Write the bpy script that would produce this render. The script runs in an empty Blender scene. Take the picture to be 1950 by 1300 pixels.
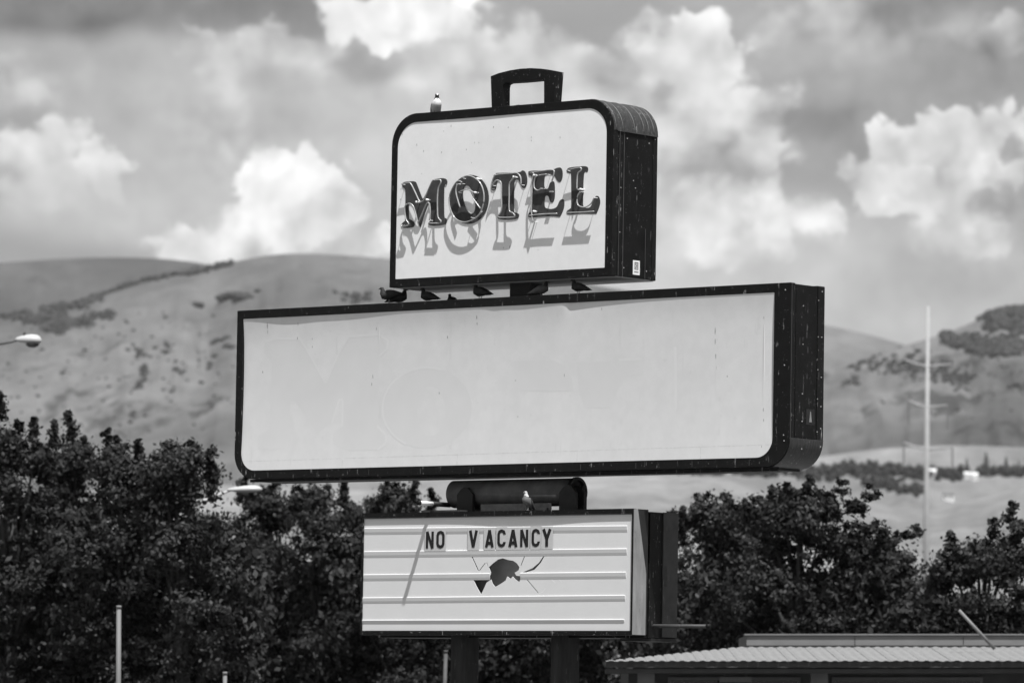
import bpy, bmesh, math, random
import numpy as np
from mathutils import Vector, Matrix, Quaternion

random.seed(7)
RNG = np.random.default_rng(11)
R = math.radians
scene = bpy.context.scene
COL = scene.collection

# ------------------------------------------------------------------ camera, sky, sun, exposure
W_PX, H_PX, F_PX = 1950.0, 1300.0, 10000.0
HORIZON = 1399.0
PITCH = math.atan((HORIZON - 650.0) / F_PX)
EYE = Vector((0.0, 0.0, 1.7))
SIGN_D = 77.0
THETA = R(39.2)
LEAN = 0.0165
TANG = Vector((math.cos(THETA), -math.sin(THETA), 0))
NORM = Vector((-math.sin(THETA), -math.cos(THETA), 0))
SUN = (NORM * 0.195 + TANG * 0.34 + Vector((0, 0, 0.915))).normalized()
EXPO = 0.9
SUN_STRENGTH = 4.2
SKY_STRENGTH = 0.1
HAZE = 1.9e-5

cam_data = bpy.data.cameras.new("camera")
cam_data.sensor_width = 36.0
cam_data.lens = 36.0 * F_PX / W_PX
cam_data.clip_start = 0.5
cam_data.clip_end = 40000.0
cam_data.dof.use_dof = True
cam_data.dof.focus_distance = 76.0
cam_data.dof.aperture_fstop = 2.4
cam = bpy.data.objects.new("camera", cam_data)
cam.location = EYE
cam.rotation_euler = (math.pi / 2 + PITCH, 0, 0)
COL.objects.link(cam)
scene.camera = cam

vs = scene.view_settings
vs.view_transform = 'Standard'
vs.look = 'None'
vs.exposure = EXPO
vs.gamma = 1.0
vs.use_curve_mapping = False
scene.cycles.max_bounces = 4
scene.cycles.transparent_max_bounces = 8
scene.cycles.volume_bounces = 0

sun_data = bpy.data.lights.new("sun", 'SUN')
sun_data.energy = SUN_STRENGTH
sun_data.angle = R(0.53)
sun_data.color = (1, 1, 1)          # monochrome photograph
sun = bpy.data.objects.new("sun", sun_data)
sun.rotation_euler = SUN.to_track_quat('Z', 'Y').to_euler()
sun.location = (0, -20, 60)
COL.objects.link(sun)


class Nodes:
    """small helper that wires a node tree"""
    def __init__(self, tree):
        self.t = tree
        self.n = tree.nodes
        self.l = tree.links

    def put(self, sock, v):
        if v is None:
            return
        if isinstance(v, bpy.types.NodeSocket):
            self.l.new(v, sock)
        else:
            sock.default_value = v

    def node(self, kind, **kw):
        nd = self.n.new(kind)
        for k, v in kw.items():
            setattr(nd, k, v)
        return nd

    def math(self, op, a, b=None, c=None, clamp=False):
        nd = self.node('ShaderNodeMath', operation=op, use_clamp=clamp)
        self.put(nd.inputs[0], a); self.put(nd.inputs[1], b); self.put(nd.inputs[2], c)
        return nd.outputs[0]

    def vec(self, op, a, b=None):
        nd = self.node('ShaderNodeVectorMath', operation=op)
        self.put(nd.inputs[0], a); self.put(nd.inputs[1], b)
        return nd.outputs['Value'] if op in ('LENGTH', 'DOT_PRODUCT') else nd.outputs[0]

    def combine(self, x, y, z):
        nd = self.node('ShaderNodeCombineXYZ')
        self.put(nd.inputs[0], x); self.put(nd.inputs[1], y); self.put(nd.inputs[2], z)
        return nd.outputs[0]

    def separate(self, v):
        nd = self.node('ShaderNodeSeparateXYZ')
        self.put(nd.inputs[0], v)
        return nd.outputs

    def noise(self, vec, scale, detail=4.0, rough=0.55, distortion=0.0):
        nd = self.node('ShaderNodeTexNoise')
        self.put(nd.inputs['Vector'], vec)
        nd.inputs['Scale'].default_value = scale
        nd.inputs['Detail'].default_value = detail
        nd.inputs['Roughness'].default_value = rough
        nd.inputs['Distortion'].default_value = distortion
        return nd

    def ramp(self, v, a, b, lo=0.0, hi=1.0, smooth=True):
        nd = self.node('ShaderNodeMapRange', interpolation_type='SMOOTHSTEP' if smooth else 'LINEAR')
        self.put(nd.inputs[0], v); self.put(nd.inputs[1], a); self.put(nd.inputs[2], b)
        self.put(nd.inputs[3], lo); self.put(nd.inputs[4], hi)
        return nd.outputs[0]

    def mixf(self, f, a, b):
        nd = self.node('ShaderNodeMix', data_type='FLOAT')
        self.put(nd.inputs[0], f); self.put(nd.inputs[2], a); self.put(nd.inputs[3], b)
        return nd.outputs[0]


def build_world():
    w = bpy.data.worlds.new("World")
    scene.world = w
    w.use_nodes = True
    w.cycles.sampling_method = 'MANUAL'
    w.cycles.sample_map_resolution = 512
    N = Nodes(w.node_tree)
    N.n.clear()
    out = N.node('ShaderNodeOutputWorld')
    bg = N.node('ShaderNodeBackground')
    bg.inputs['Strength'].default_value = SKY_STRENGTH
    N.l.new(bg.outputs[0], out.inputs[0])
    sky = N.node('ShaderNodeTexSky', sky_type='NISHITA', sun_disc=False)
    sky.sun_elevation = math.asin(SUN.z)
    sky.sun_rotation = math.atan2(SUN.x, SUN.y)
    sky.altitude = 1400.0
    sky.dust_density = 1.0
    # black-and-white film behind an orange filter: mostly the red of the sky
    rgb = N.node('ShaderNodeSeparateColor')
    N.l.new(sky.outputs[0], rgb.inputs[0])
    blue_sky = N.math('ADD', N.math('MULTIPLY', rgb.outputs[0], 0.8), N.math('MULTIPLY', rgb.outputs[1], 0.2))
    blue_sky = N.math('MINIMUM', N.math('MULTIPLY', blue_sky, 0.5), 1.8)

    K = 1.0 / (SKY_STRENGTH * 2 ** EXPO)         # picture brightness -> sky colour
    tc = N.node('ShaderNodeTexCoord')
    d = N.vec('NORMALIZE', tc.outputs['Generated'])
    dx, dy, dz = N.separate(d)
    az = N.math('MULTIPLY', N.math('ARCTAN2', dx, dy), 10.0)
    el = N.math('MULTIPLY', N.math('ARCSINE', dz), 10.0)
    d10 = N.vec('MULTIPLY', d, (10.0, 10.0, 10.0))
    # warp for ragged edges, billows for the cauliflower heads
    n1 = N.noise(d10, 2.6, 2.0, 0.5)
    n2 = N.noise(d10, 12.0, 3.0, 0.6)
    w1 = N.vec('MULTIPLY', N.vec('SUBTRACT', n1.outputs['Color'], (0.5, 0.5, 0.5)), (0.16, 0.16, 0.16))
    w2 = N.vec('MULTIPLY', N.vec('SUBTRACT', n2.outputs['Color'], (0.5, 0.5, 0.5)), (0.10, 0.10, 0.10))
    uv = N.vec('ADD', N.combine(az, el, 0.0), N.vec('ADD', w1, w2))
    uvs = N.vec('ADD', N.combine(az, el, 0.0), w1)
    vo = N.node('ShaderNodeTexVoronoi', feature='SMOOTH_F1', voronoi_dimensions='2D')
    N.put(vo.inputs['Vector'], uv)
    vo.inputs['Scale'].default_value = 11.0
    vo.inputs['Detail'].default_value = 1.0
    vo.inputs['Roughness'].default_value = 0.55
    vo.inputs['Smoothness'].default_value = 0.35
    billow = N.math('SUBTRACT', vo.outputs['Distance'], 0.52)
    # inner relief of the puffs: difference of the noise towards the sun (up, a little right)
    na = N.noise(d10, 5.0, 3.0, 0.55).outputs['Fac']
    nb = N.noise(N.vec('ADD', d10, (0.02, 0.0, 0.055)), 5.0, 3.0, 0.55).outputs['Fac']
    relief = N.math('SUBTRACT', N.math('SUBTRACT', na, nb), N.math('MULTIPLY', billow, 0.16))

    # veil of grey altocumulus all over the sky
    strat = N.node('ShaderNodeMapping')
    strat.inputs['Scale'].default_value = (1.0, 1.0, 2.4)
    N.l.new(d10, strat.inputs[0])
    sn = N.noise(strat.outputs[0], 1.1, 4.0, 0.52, 0.0).outputs['Fac']
    veil = N.ramp(sn, 0.30, 0.72)
    veil_col = N.ramp(sn, 0.25, 0.75, 0.32, 0.60)
    col = N.mixf(N.math('MULTIPLY_ADD', veil, 0.55, 0.35), blue_sky, N.math('MULTIPLY', veil_col, K))
    # towards the zenith the gaps between the clouds open
    # broken cumulus field (the whole sky outside the picture as well)
    cn = N.noise(N.vec('ADD', d10, w2), 0.55, 3.0, 0.5).outputs['Fac']
    field = N.ramp(cn, 0.54, 0.66)
    out_of_view = N.ramp(N.math('MAXIMUM', N.math('ABSOLUTE', az), N.math('MULTIPLY', el, 0.72)), 1.05, 1.6)
    fcol = N.math('MULTIPLY', N.math('MULTIPLY_ADD', relief, 2.0, 0.62), K)
    col = N.mixf(N.math('MULTIPLY', field, N.math('MULTIPLY', out_of_view, 0.8)), col, fcol)

    # the clouds the photograph shows: (x, y, rx, ry, brightness, top-light, softness, opacity, crisp)
    clouds = [
        # soft grey sheets
        (170, 100, 430, 80, .42, .02, .55, .8, 0),
        (150, 5, 480, 50, .235, .00, .6, .85, 0),
        (480, 40, 170, 40, .28, .00, .6, .8, 0),
        (300, 190, 330, 90, .45, .03, .6, .7, 0),
        (300, 330, 240, 110, .42, .02, .6, .75, 0),
        (60, 165, 75, 55, .50, .05, .5, .8, 1),
        (40, 260, 120, 40, .36, .0, .6, .6, 0),
        (1650, 45, 300, 75, .42, .05, .5, .85, 1),
        (1560, 110, 230, 40, .46, .02, .6, .6, 0),
        (1760, 185, 300, 45, .38, .02, .6, .7, 0),
        (1900, 5, 230, 45, .28, .0, .6, .7, 0),
        (1880, 140, 150, 60, .32, .0, .6, .7, 0),
        (1925, 85, 60, 50, .46, .05, .4, .85, 1),
        (1530, 250, 170, 100, .33, .0, .6, .85, 0),
        (1560, 175, 190, 30, .40, .0, .6, .6, 0),
        (1700, 560, 380, 120, .49, -.02, .6, .85, 0),
        (1780, 470, 200, 90, .46, .03, .5, .8, 0),
        # great bank behind the sign
        (650, 330, 420, 250, .56, .05, .45, .85, 0),
        (500, 130, 150, 80, .60, .08, .3, .85, 1),
        (420, 230, 110, 110, .48, .05, .5, .7, 1),
        (960, 140, 340, 105, .66, .05, .35, .9, 1),
        (690, 205, 230, 50, .50, .03, .5, .7, 0),
        (600, 240, 180, 40, .47, .03, .5, .6, 0),
        (870, 260, 240, 80, .62, .04, .5, .7, 0),
        (1200, 320, 220, 220, .62, .03, .4, .9, 1),
        (1370, 300, 130, 190, .57, .05, .3, .9, 1),
        (1330, 500, 330, 110, .60, .03, .5, .8, 0),
        (1250, 85, 80, 70, .58, .05, .35, .85, 1),
        (1310, 100, 95, 100, .72, .07, .2, .95, 1),
        (1330, 210, 110, 100, .66, .04, .35, .8, 1),
        (1190, 120, 60, 30, .45, .0, .6, .6, 0),
        (690, 105, 90, 45, .40, .0, .5, .85, 0),
        (520, 155, 100, 30, .44, .0, .6, .6, 0),
        # bright cumulus heads
        (740, 28, 185, 60, .84, .08, .18, 1.0, 1),
        (790, 12, 130, 50, .90, .04, .3, .9, 1),
        (85, 330, 110, 95, .60, .10, .3, .9, 1),
        (180, 325, 45, 55, .72, .06, .35, .85, 1),
        (150, 420, 170, 70, .55, .03, .5, .8, 0),
        (345, 470, 95, 42, .76, .06, .3, .9, 1),
        (490, 470, 200, 50, .70, .03, .5, .9, 1),
        (500, 345, 68, 66, .82, .06, .22, 1.0, 1),
        (575, 395, 125, 98, .80, .08, .16, 1.0, 1),
        (545, 375, 95, 60, .86, .04, .4, .9, 1),
        (470, 430, 70, 40, .78, .03, .4, .8, 1),
        (740, 480, 65, 40, .84, .04, .25, .9, 1),
        (1430, 440, 160, 80, .70, .05, .4, .85, 1),
        (1510, 425, 95, 50, .80, .05, .4, .85, 1),
        (1420, 480, 100, 40, .84, .03, .5, .8, 1),
        (1850, 285, 185, 90, .62, .09, .16, 1.0, 1),
        (1690, 290, 50, 48, .64, .08, .2, 1.0, 1),
        (1690, 360, 115, 52, .66, .06, .25, .95, 1),
        (1810, 370, 130, 60, .66, .02, .35, .9, 1),
        (1820, 450, 110, 50, .58, .03, .4, .8, 1),
        (1945, 290, 40, 20, .34, .0, .5, .8, 1),
        (1920, 385, 80, 30, .38, .0, .6, .8, 1),
    ]
    for (x, y, rx, ry, b, g, soft, op, crisp) in clouds:
        b = .46 + (b - .46) * (1.2 if b > .46 else 1.35)
        soft *= .72 if crisp else .9
        c = ((x - 975) / 1000.0, (HORIZON - y) / 1000.0, 0.0)
        q = N.vec('MULTIPLY', N.vec('SUBTRACT', uv if crisp else uvs, c), (1000.0 / rx, 1000.0 / ry, 0.0))
        ln = N.vec('LENGTH', q)
        if crisp:
            ln = N.math('MULTIPLY_ADD', billow, 0.6, ln)
        m = N.ramp(ln, 1.0 + soft, max(0.0, 1.0 - soft), 0.0, op)
        qy = N.separate(q)[1]
        lum = N.math('MULTIPLY_ADD', qy, g, b)
        lum = N.math('MULTIPLY_ADD', relief, 1.25 if crisp else 0.35, lum)
        col = N.mixf(m, col, N.math('MULTIPLY', lum, K))
    col = N.math('MAXIMUM', col, 0.02)
    N.put(bg.inputs['Color'], N.combine(col, col, col))


build_world()


# ------------------------------------------------------------------ helpers
def pixel_dir(x, y):
    cx, cy = (x - 975.0) / F_PX, (650.0 - y) / F_PX
    c, s = math.cos(PITCH), math.sin(PITCH)
    return Vector((cx, c - s * cy, s + c * cy))


def at(x, y, dist):
    """world point seen at photo position (x, y), at depth dist along +Y"""
    d = pixel_dir(x, y)
    return EYE + d * (dist / d.y)


def tag(o, label=None, cat=None, group=None, kind=None):
    if label: o["label"] = label
    if cat: o["category"] = cat
    if group: o["group"] = group
    if kind: o["kind"] = kind
    return o


def empty(name, loc=(0, 0, 0), rz=0.0):
    o = bpy.data.objects.new(name, None)
    o.empty_display_size = 0.3
    o.location = loc
    o.rotation_euler = (0, 0, rz)
    COL.objects.link(o)
    return o


class MB:
    """mesh builder"""
    def __init__(self):
        self.v = []
        self.f = []

    def add(self, verts, faces):
        k = len(self.v)
        self.v += [tuple(p) for p in verts]
        self.f += [tuple(i + k for i in f) for f in faces]
        return self

    def box(self, x0, x1, y0, y1, z0, z1):
        v = [(x, y, z) for z in (z0, z1) for y in (y0, y1) for x in (x0, x1)]
        return self.add(v, [(0, 2, 3, 1), (4, 5, 7, 6), (0, 1, 5, 4), (2, 6, 7, 3), (0, 4, 6, 2), (1, 3, 7, 5)])

    def prism_xz(self, pts, y0, y1):
        """closed outline in x,z pushed from y0 (front) to y1"""
        n = len(pts)
        v = [(p[0], y0, p[1]) for p in pts] + [(p[0], y1, p[1]) for p in pts]
        f = [tuple(range(n)), tuple(range(2 * n - 1, n - 1, -1))]
        f += [(i, i + n, (i + 1) % n + n, (i + 1) % n) for i in range(n)]
        return self.add(v, f)

    def ring_xz(self, outer, inner, y0, y1):
        n = len(outer)
        v = []
        for y in (y0, y1):
            v += [(p[0], y, p[1]) for p in outer] + [(p[0], y, p[1]) for p in inner]
        f = []
        for i in range(n):
            j = (i + 1) % n
            f.append((i, n + i, n + j, j))
            f.append((2 * n + i, 2 * n + j, 3 * n + j, 3 * n + i))
            f.append((i, j, 2 * n + j, 2 * n + i))
            f.append((n + i, 3 * n + i, 3 * n + j, n + j))
        return self.add(v, f)

    def tube(self, pts, rad, sides=8, cap=True, flat=None):
        pts = [Vector(p) for p in pts]
        n = len(pts)
        if not isinstance(rad, (list, tuple)):
            rad = [rad] * n
        v, f = [], []
        ref = None
        for i, p in enumerate(pts):
            t = (pts[min(i + 1, n - 1)] - pts[max(i - 1, 0)])
            if t.length < 1e-9:
                t = Vector((0, 0, 1))
            t.normalize()
            if ref is None or abs(ref.dot(t)) > 0.98:
                ref = Vector((0, 0, 1)) if abs(t.z) < 0.9 else Vector((1, 0, 0))
            a = t.cross(ref).normalized()
            b = t.cross(a).normalized()
            ref = -b if False else ref
            for k in range(sides):
                an = 2 * math.pi * k / sides
                off = a * math.cos(an) * rad[i] + b * math.sin(an) * rad[i]
                if flat:
                    off.y *= flat
                v.append(p + off)
        for i in range(n - 1):
            for k in range(sides):
                q = (k + 1) % sides
                f.append((i * sides + k, i * sides + q, (i + 1) * sides + q, (i + 1) * sides + k))
        if cap:
            f.append(tuple(range(sides - 1, -1, -1)))
            f.append(tuple((n - 1) * sides + k for k in range(sides)))
        return self.add(v, f)

    def build(self, name, mat, parent=None, smooth=False, recalc=True, bevel=0.0):
        me = bpy.data.meshes.new(name)
        me.from_pydata(self.v, [], self.f)
        if recalc:
            bm = bmesh.new(); bm.from_mesh(me)
            bmesh.ops.recalc_face_normals(bm, faces=bm.faces)
            bm.to_mesh(me); bm.free()
        me.update()
        if smooth:
            me.polygons.foreach_set('use_smooth', [True] * len(me.polygons))
        if mat: me.materials.append(mat)
        o = bpy.data.objects.new(name, me)
        COL.objects.link(o)
        if parent: o.parent = parent
        if bevel:
            m = o.modifiers.new('bevel', 'BEVEL'); m.width = bevel; m.segments = 2; m.limit_method = 'ANGLE'
        return o


def round_rect(x0, x1, z0, z1, r_bl, r_br, r_tr, r_tl, seg=10):
    pts = []
    for (cx, cz, r, a0) in ((x0, z0, r_bl, 180), (x1, z0, r_br, 270), (x1, z1, r_tr, 0), (x0, z1, r_tl, 90)):
        ox = cx + (r if cx == x0 else -r)
        oz = cz + (r if cz == z0 else -r)
        for k in range(seg + 1):
            a = R(a0 + 90.0 * k / seg)
            pts.append((ox + r * math.cos(a), oz + r * math.sin(a)))
    return pts


def material(name, base, rough=0.6, var=0.0, scale=8.0, spec=0.3, stretch=(1, 1, 1), streak=None, bump=0.0, metal=0.0, second=None):
    """grey procedural material; streak=(amount, brightness, scale) adds run-off streaks and chips"""
    m = bpy.data.materials.new(name)
    m.use_nodes = True
    N = Nodes(m.node_tree)
    p = N.n['Principled BSDF']
    p.inputs['Roughness'].default_value = rough
    p.inputs['Specular IOR Level'].default_value = spec
    p.inputs['Metallic'].default_value = metal
    tc = N.node('ShaderNodeTexCoord')
    mp = N.node('ShaderNodeMapping')
    mp.inputs['Scale'].default_value = stretch
    N.l.new(tc.outputs['Object'], mp.inputs[0])
    nz = N.noise(mp.outputs[0], scale, 6.0, 0.6).outputs['Fac']
    val = N.ramp(nz, 0.25, 0.75, base * (1 - var), base * (1 + var), smooth=False)
    if second:
        n3 = N.noise(tc.outputs['Object'], second[1], 4.0, 0.6).outputs['Fac']
        val = N.math('MULTIPLY', val, N.ramp(n3, 0.3, 0.7, 1 - second[0], 1 + second[0]))
    if streak:
        am, br, sc = streak
        ms = N.node('ShaderNodeMapping')
        ms.inputs['Scale'].default_value = (1, 1, 0.07)
        N.l.new(tc.outputs['Object'], ms.inputs[0])
        s1 = N.noise(ms.outputs[0], sc, 3.0, 0.7).outputs['Fac']
        s2 = N.noise(tc.outputs['Object'], sc * 0.35, 3.0, 0.7).outputs['Fac']
        s3 = N.noise(tc.outputs['Object'], sc * 1.3, 2.0, 0.8).outputs['Fac']
        k1 = N.math('MULTIPLY', N.ramp(s1, 0.60, 0.67), N.ramp(s2, 0.49, 0.60))
        k2 = N.math('MULTIPLY', N.ramp(s3, 0.66, 0.70), N.ramp(s2, 0.46, 0.6))
        k = N.math('MULTIPLY', N.math('MAXIMUM', k1, k2), am)
        val = N.mixf(k, val, br)
    N.put(p.inputs['Base Color'], N.combine(val, val, val))
    if bump:
        b = N.node('ShaderNodeBump')
        b.inputs['Strength'].default_value = bump
        b.inputs['Distance'].default_value = 0.02
        N.l.new(nz, b.inputs['Height'])
        N.l.new(b.outputs[0], p.inputs['Normal'])
    return m


M = {}
M['black'] = material('black_paint', 0.006, 0.5, 0.35, 5, 0.16, streak=(0.8, 0.32, 22))
M['black_plain'] = material('black_paint_plain', 0.005, 0.55, 0.5, 6, 0.15, streak=(0.7, 0.17, 20))
M['corner'] = material('scuffed_corner_metal', 0.034, 0.42, 0.6, 9, 0.3, stretch=(1, 4, 1), streak=(0.8, 0.34, 34))
M['seam'] = material('worn_seam', 0.10, 0.5, 0.6, 12, 0.3)
M['white'] = material('white_acrylic', 0.77, 0.38, 0.035, 1.6, 0.3, stretch=(1, 1, 0.5), second=(0.02, 7))
M['white_main'] = material('aged_white_acrylic', 0.64, 0.4, 0.05, 0.9, 0.3, stretch=(1, 1, 0.35), second=(0.025, 5), streak=(0.16, 0.42, 9))
M['white_low'] = material('white_plastic_tracks', 0.66, 0.42, 0.03, 2.2, 0.3)
M['ghost'] = material('faded_print', 0.623, 0.4, 0.03, 2.0, 0.3)
M['ghost_light'] = material('clean_print_edge', 0.660, 0.4, 0.03, 2.0, 0.3)
M['stain'] = material('stain', 0.22, 0.8, 0.5, 30, 0.1)
M['stain_soft'] = material('faint_stain', 0.58, 0.7, 0.2, 20, 0.1)
M['letter_dark'] = material('letter_paint', 0.050, 0.7, 0.35, 6, 0.15)
M['neon'] = material('neon_glass', 0.30, 0.18, 0.25, 14, 0.5)
M['neon_black'] = material('neon_blockout_paint', 0.02, 0.4, 0.2, 14, 0.4)
M['porcelain'] = material('porcelain', 0.75, 0.3, 0.05, 10, 0.5)
M['screw'] = material('screw_metal', 0.34, 0.4, 0.2, 30, 0.5)
M['under'] = material('underside_sheet', 0.34, 0.6, 0.3, 3, 0.2)
M['steel_dark'] = material('dark_steel', 0.016, 0.6, 0.4, 5, 0.25, bump=0.2)
M['pipe'] = material('brown_pipe_steel', 0.10, 0.65, 0.4, 4, 0.2, bump=0.2)
M['steel_grey'] = material('grey_painted_steel', 0.045, 0.55, 0.35, 5, 0.25, streak=(0.5, 0.22, 22))
M['pale_metal'] = material('weathered_aluminium', 0.21, 0.6, 0.3, 9, 0.3, stretch=(1, 1, 0.25), streak=(0.6, 0.08, 30))
M['plate_grey'] = material('grey_mounting_plate', 0.045, 0.7, 0.35, 14, 0.2)
M['inside'] = material('cabinet_inside', 0.5, 0.8, 0.2, 5, 0.1)
M['plate'] = material('clear_letter_plate', 0.50, 0.35, 0.08, 16, 0.4)
M['glyph'] = material('letter_black', 0.010, 0.5, 0.1, 10, 0.3)
M['sticker'] = material('sticker_white', 0.75, 0.5, 0.03, 20, 0.3)
M['rod_white'] = material('pale_pipe', 0.62, 0.5, 0.12, 14, 0.3)
M['post'] = material('old_brown_post', 0.028, 0.7, 0.5, 7, 0.15, stretch=(1, 1, 0.2), streak=(0.6, 0.11, 18), bump=0.3)

# ------------------------------------------------------------------ ground and hills
def ground_material():
    m = bpy.data.materials.new('dry_ground'); m.use_nodes = True
    N = Nodes(m.node_tree); p = N.n['Principled BSDF']
    p.inputs['Roughness'].default_value = 0.95
    p.inputs['Specular IOR Level'].default_value = 0.1
    tc = N.node('ShaderNodeTexCoord')
    a = N.noise(tc.outputs['Object'], 0.02, 6, 0.6).outputs['Fac']
    b = N.noise(tc.outputs['Object'], 1.5, 5, 0.65).outputs['Fac']
    v = N.math('MULTIPLY', N.ramp(a, 0.3, 0.7, 0.10, 0.17), N.ramp(b, 0.3, 0.7, 0.75, 1.25))
    N.put(p.inputs['Base Color'], N.combine(v, v, v))
    return m


def hill_material(name, lo, hi, scrub, scrub_cov, s):
    """dry grass with patches of low scrub and bare soil"""
    m = bpy.data.materials.new(name); m.use_nodes = True
    N = Nodes(m.node_tree); p = N.n['Principled BSDF']
    p.inputs['Roughness'].default_value = 1.0
    p.inputs['Specular IOR Level'].default_value = 0.0
    tc = N.node('ShaderNodeTexCoord')
    mp = N.node('ShaderNodeMapping'); mp.inputs['Scale'].default_value = (1, 0.35, 1)
    N.l.new(tc.outputs['Object'], mp.inputs[0])
    a = N.noise(mp.outputs[0], 0.004 * s, 6, 0.6, 0.5).outputs['Fac']
    b = N.noise(mp.outputs[0], 0.03 * s, 5, 0.65).outputs['Fac']
    c = N.noise(mp.outputs[0], 0.012 * s, 4, 0.6, 0.3).outputs['Fac']
    v = N.ramp(a, 0.3, 0.7, lo, hi)
    v = N.math('MULTIPLY', v, N.ramp(b, 0.25, 0.75, 0.74, 1.26, smooth=False))
    k = N.math('MULTIPLY', N.ramp(c, scrub_cov, scrub_cov + 0.1), N.ramp(b, 0.42, 0.58))
    v = N.mixf(N.math('MULTIPLY', k, 0.85), v, scrub)
    N.put(p.inputs['Base Color'], N.combine(v, v, v))
    return m


g = MB()
gx = [-6000, -2500, -1000, -200, 0, 200, 1000, 2500, 6000]
gy = [-600, -200, 0, 60, 150, 400, 1200, 4000, 9400]
for j in range(len(gy)):
    for i in range(len(gx)):
        g.v.append((gx[i], gy[j], 0.0))
for j in range(len(gy) - 1):
    for i in range(len(gx) - 1):
        k = j * len(gx) + i
        g.f.append((k, k + 1, k + 1 + len(gx), k + len(gx)))
tag(g.build('ground', ground_material()), kind='structure')


def noise1(x, seed, oct=4):
    s, a, f = 0.0, 1.0, 1.0
    for o in range(oct):
        s = s + a * np.sin(x * f * 2.1 + seed * 1.7 + o * 2.3) * np.cos(x * f * 1.13 + seed * 0.9 + o)
        a *= 0.5; f *= 2.03
    return s


def lattice(x, y, seed):
    xi, yi = np.floor(x).astype(np.int64), np.floor(y).astype(np.int64)
    fx, fy = x - xi, y - yi
    fx = fx * fx * (3 - 2 * fx); fy = fy * fy * (3 - 2 * fy)
    def h(a, b):
        n = (a * 374761393 + b * 668265263 + int(seed * 1000) * 982451653) & 0x7fffffff
        n = ((n ^ (n >> 13)) * 1274126177) & 0x7fffffff
        return (n ^ (n >> 16)) % 10007 / 10007.0
    return (h(xi, yi) * (1 - fx) + h(xi + 1, yi) * fx) * (1 - fy) + (h(xi, yi + 1) * (1 - fx) + h(xi + 1, yi + 1) * fx) * fy


def folds(u, t, seed):
    """ridged noise stretched down the slope"""
    s_, a_, f_ = 0.0, 1.0, 1.0
    wob = lattice(u / 160.0, t * 3.0, seed + 9) * 2.2
    for o in range(4):
        n = lattice(u / 150.0 * f_ + wob * .8 * (o < 2) + o * 7.3, t * 2.2 * f_ + o * 3.1, seed + o)
        s_ = s_ + a_ * (1 - np.abs(2 * n - 1))
        a_ *= .5; f_ *= 2.1
    return s_ / 1.9 - .5


class Hill:
    """terrain in front of a crest that runs across the view at distance rc"""
    def __init__(self, name, crest, rc, r0, mat, power=1.25, gully=0.03, seed=1.0, nu=420, nr=90, base_y=HORIZON + 20, urange=(-900, 2900)):
        self.cx = np.array([p[0] for p in crest], float)
        self.cy = np.array([p[1] for p in crest], float)
        self.rc, self.r0, self.power, self.gully, self.seed = rc, r0, power, gully, seed
        us = np.linspace(urange[0], urange[1], nu)
        rs = np.concatenate([np.linspace(r0, rc, nr), np.linspace(rc, rc * 1.25, 12)[1:]])
        U, RR = np.meshgrid(us, rs)
        Z = self.z(U, RR)
        X = (U - 975.0) / F_PX * RR
        v = np.stack([X, RR, Z], -1).reshape(-1, 3)
        nrr = len(rs)
        idx = np.arange(nrr * nu).reshape(nrr, nu)
        f = np.stack([idx[:-1, :-1], idx[:-1, 1:], idx[1:, 1:], idx[1:, :-1]], -1).reshape(-1, 4)
        me = bpy.data.meshes.new(name)
        me.from_pydata(v.tolist(), [], f.tolist())
        me.polygons.foreach_set('use_smooth', [True] * len(me.polygons))
        me.materials.append(mat); me.update()
        o = bpy.data.objects.new(name, me); COL.objects.link(o)
        tag(o, kind='structure')
        self.obj = o

    def z(self, u, r):
        cy = np.interp(u, self.cx, self.cy)
        # soften the polyline
        for dlt in (-25, 25, -50, 50):
            cy = cy + np.interp(u + dlt, self.cx, self.cy)
        cy = cy / 5.0
        top = (HORIZON - cy) / F_PX * self.rc + 1.7
        t = np.clip((r - self.r0) / (self.rc - self.r0), 0, 1)
        prof = t ** self.power
        gl = folds(u, t, self.seed) * self.gully * 3.2 * np.sin(np.pi * np.clip(t, 0, 1)) ** 0.7
        gl2 = 0.0
        z = top * (prof + gl * prof + gl2 * prof)
        back = np.clip((r - self.rc) / (self.rc * 0.25), 0, 1)
        z = z * (1 - back ** 1.5) - 2.0 * (1 - t)
        return z

    def spot(self, x, y):
        """point of the visible slope seen at photo position (x, y)"""
        rs = np.linspace(self.r0, self.rc, 1500)
        d = pixel_dir(x, y)
        uu = 975.0 + d.x / d.y * F_PX
        zt = self.z(np.full_like(rs, uu), rs)
        zr = EYE.z + d.z / d.y * rs
        k = np.nonzero(zt >= zr)[0]
        i = int(k[0]) if len(k) else len(rs) - 1
        return Vector((d.x / d.y * rs[i], rs[i], float(zt[i])))


hm_far = hill_material('far_hill_grass', 0.043, 0.066, 0.035, 0.54, 0.8)
hm_mid = hill_material('hill_grass', 0.066, 0.125, 0.035, 0.545, 1.0)
hm_right = hill_material('scrubby_hill', 0.060, 0.14, 0.03, 0.50, 1.0)
hm_low = hill_material('bench_grass', 0.11, 0.19, 0.08, 0.62, 2.0)
hm_near = hill_material('foothill_grass', 0.12, 0.21, 0.10, 0.60, 3.0)

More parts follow.
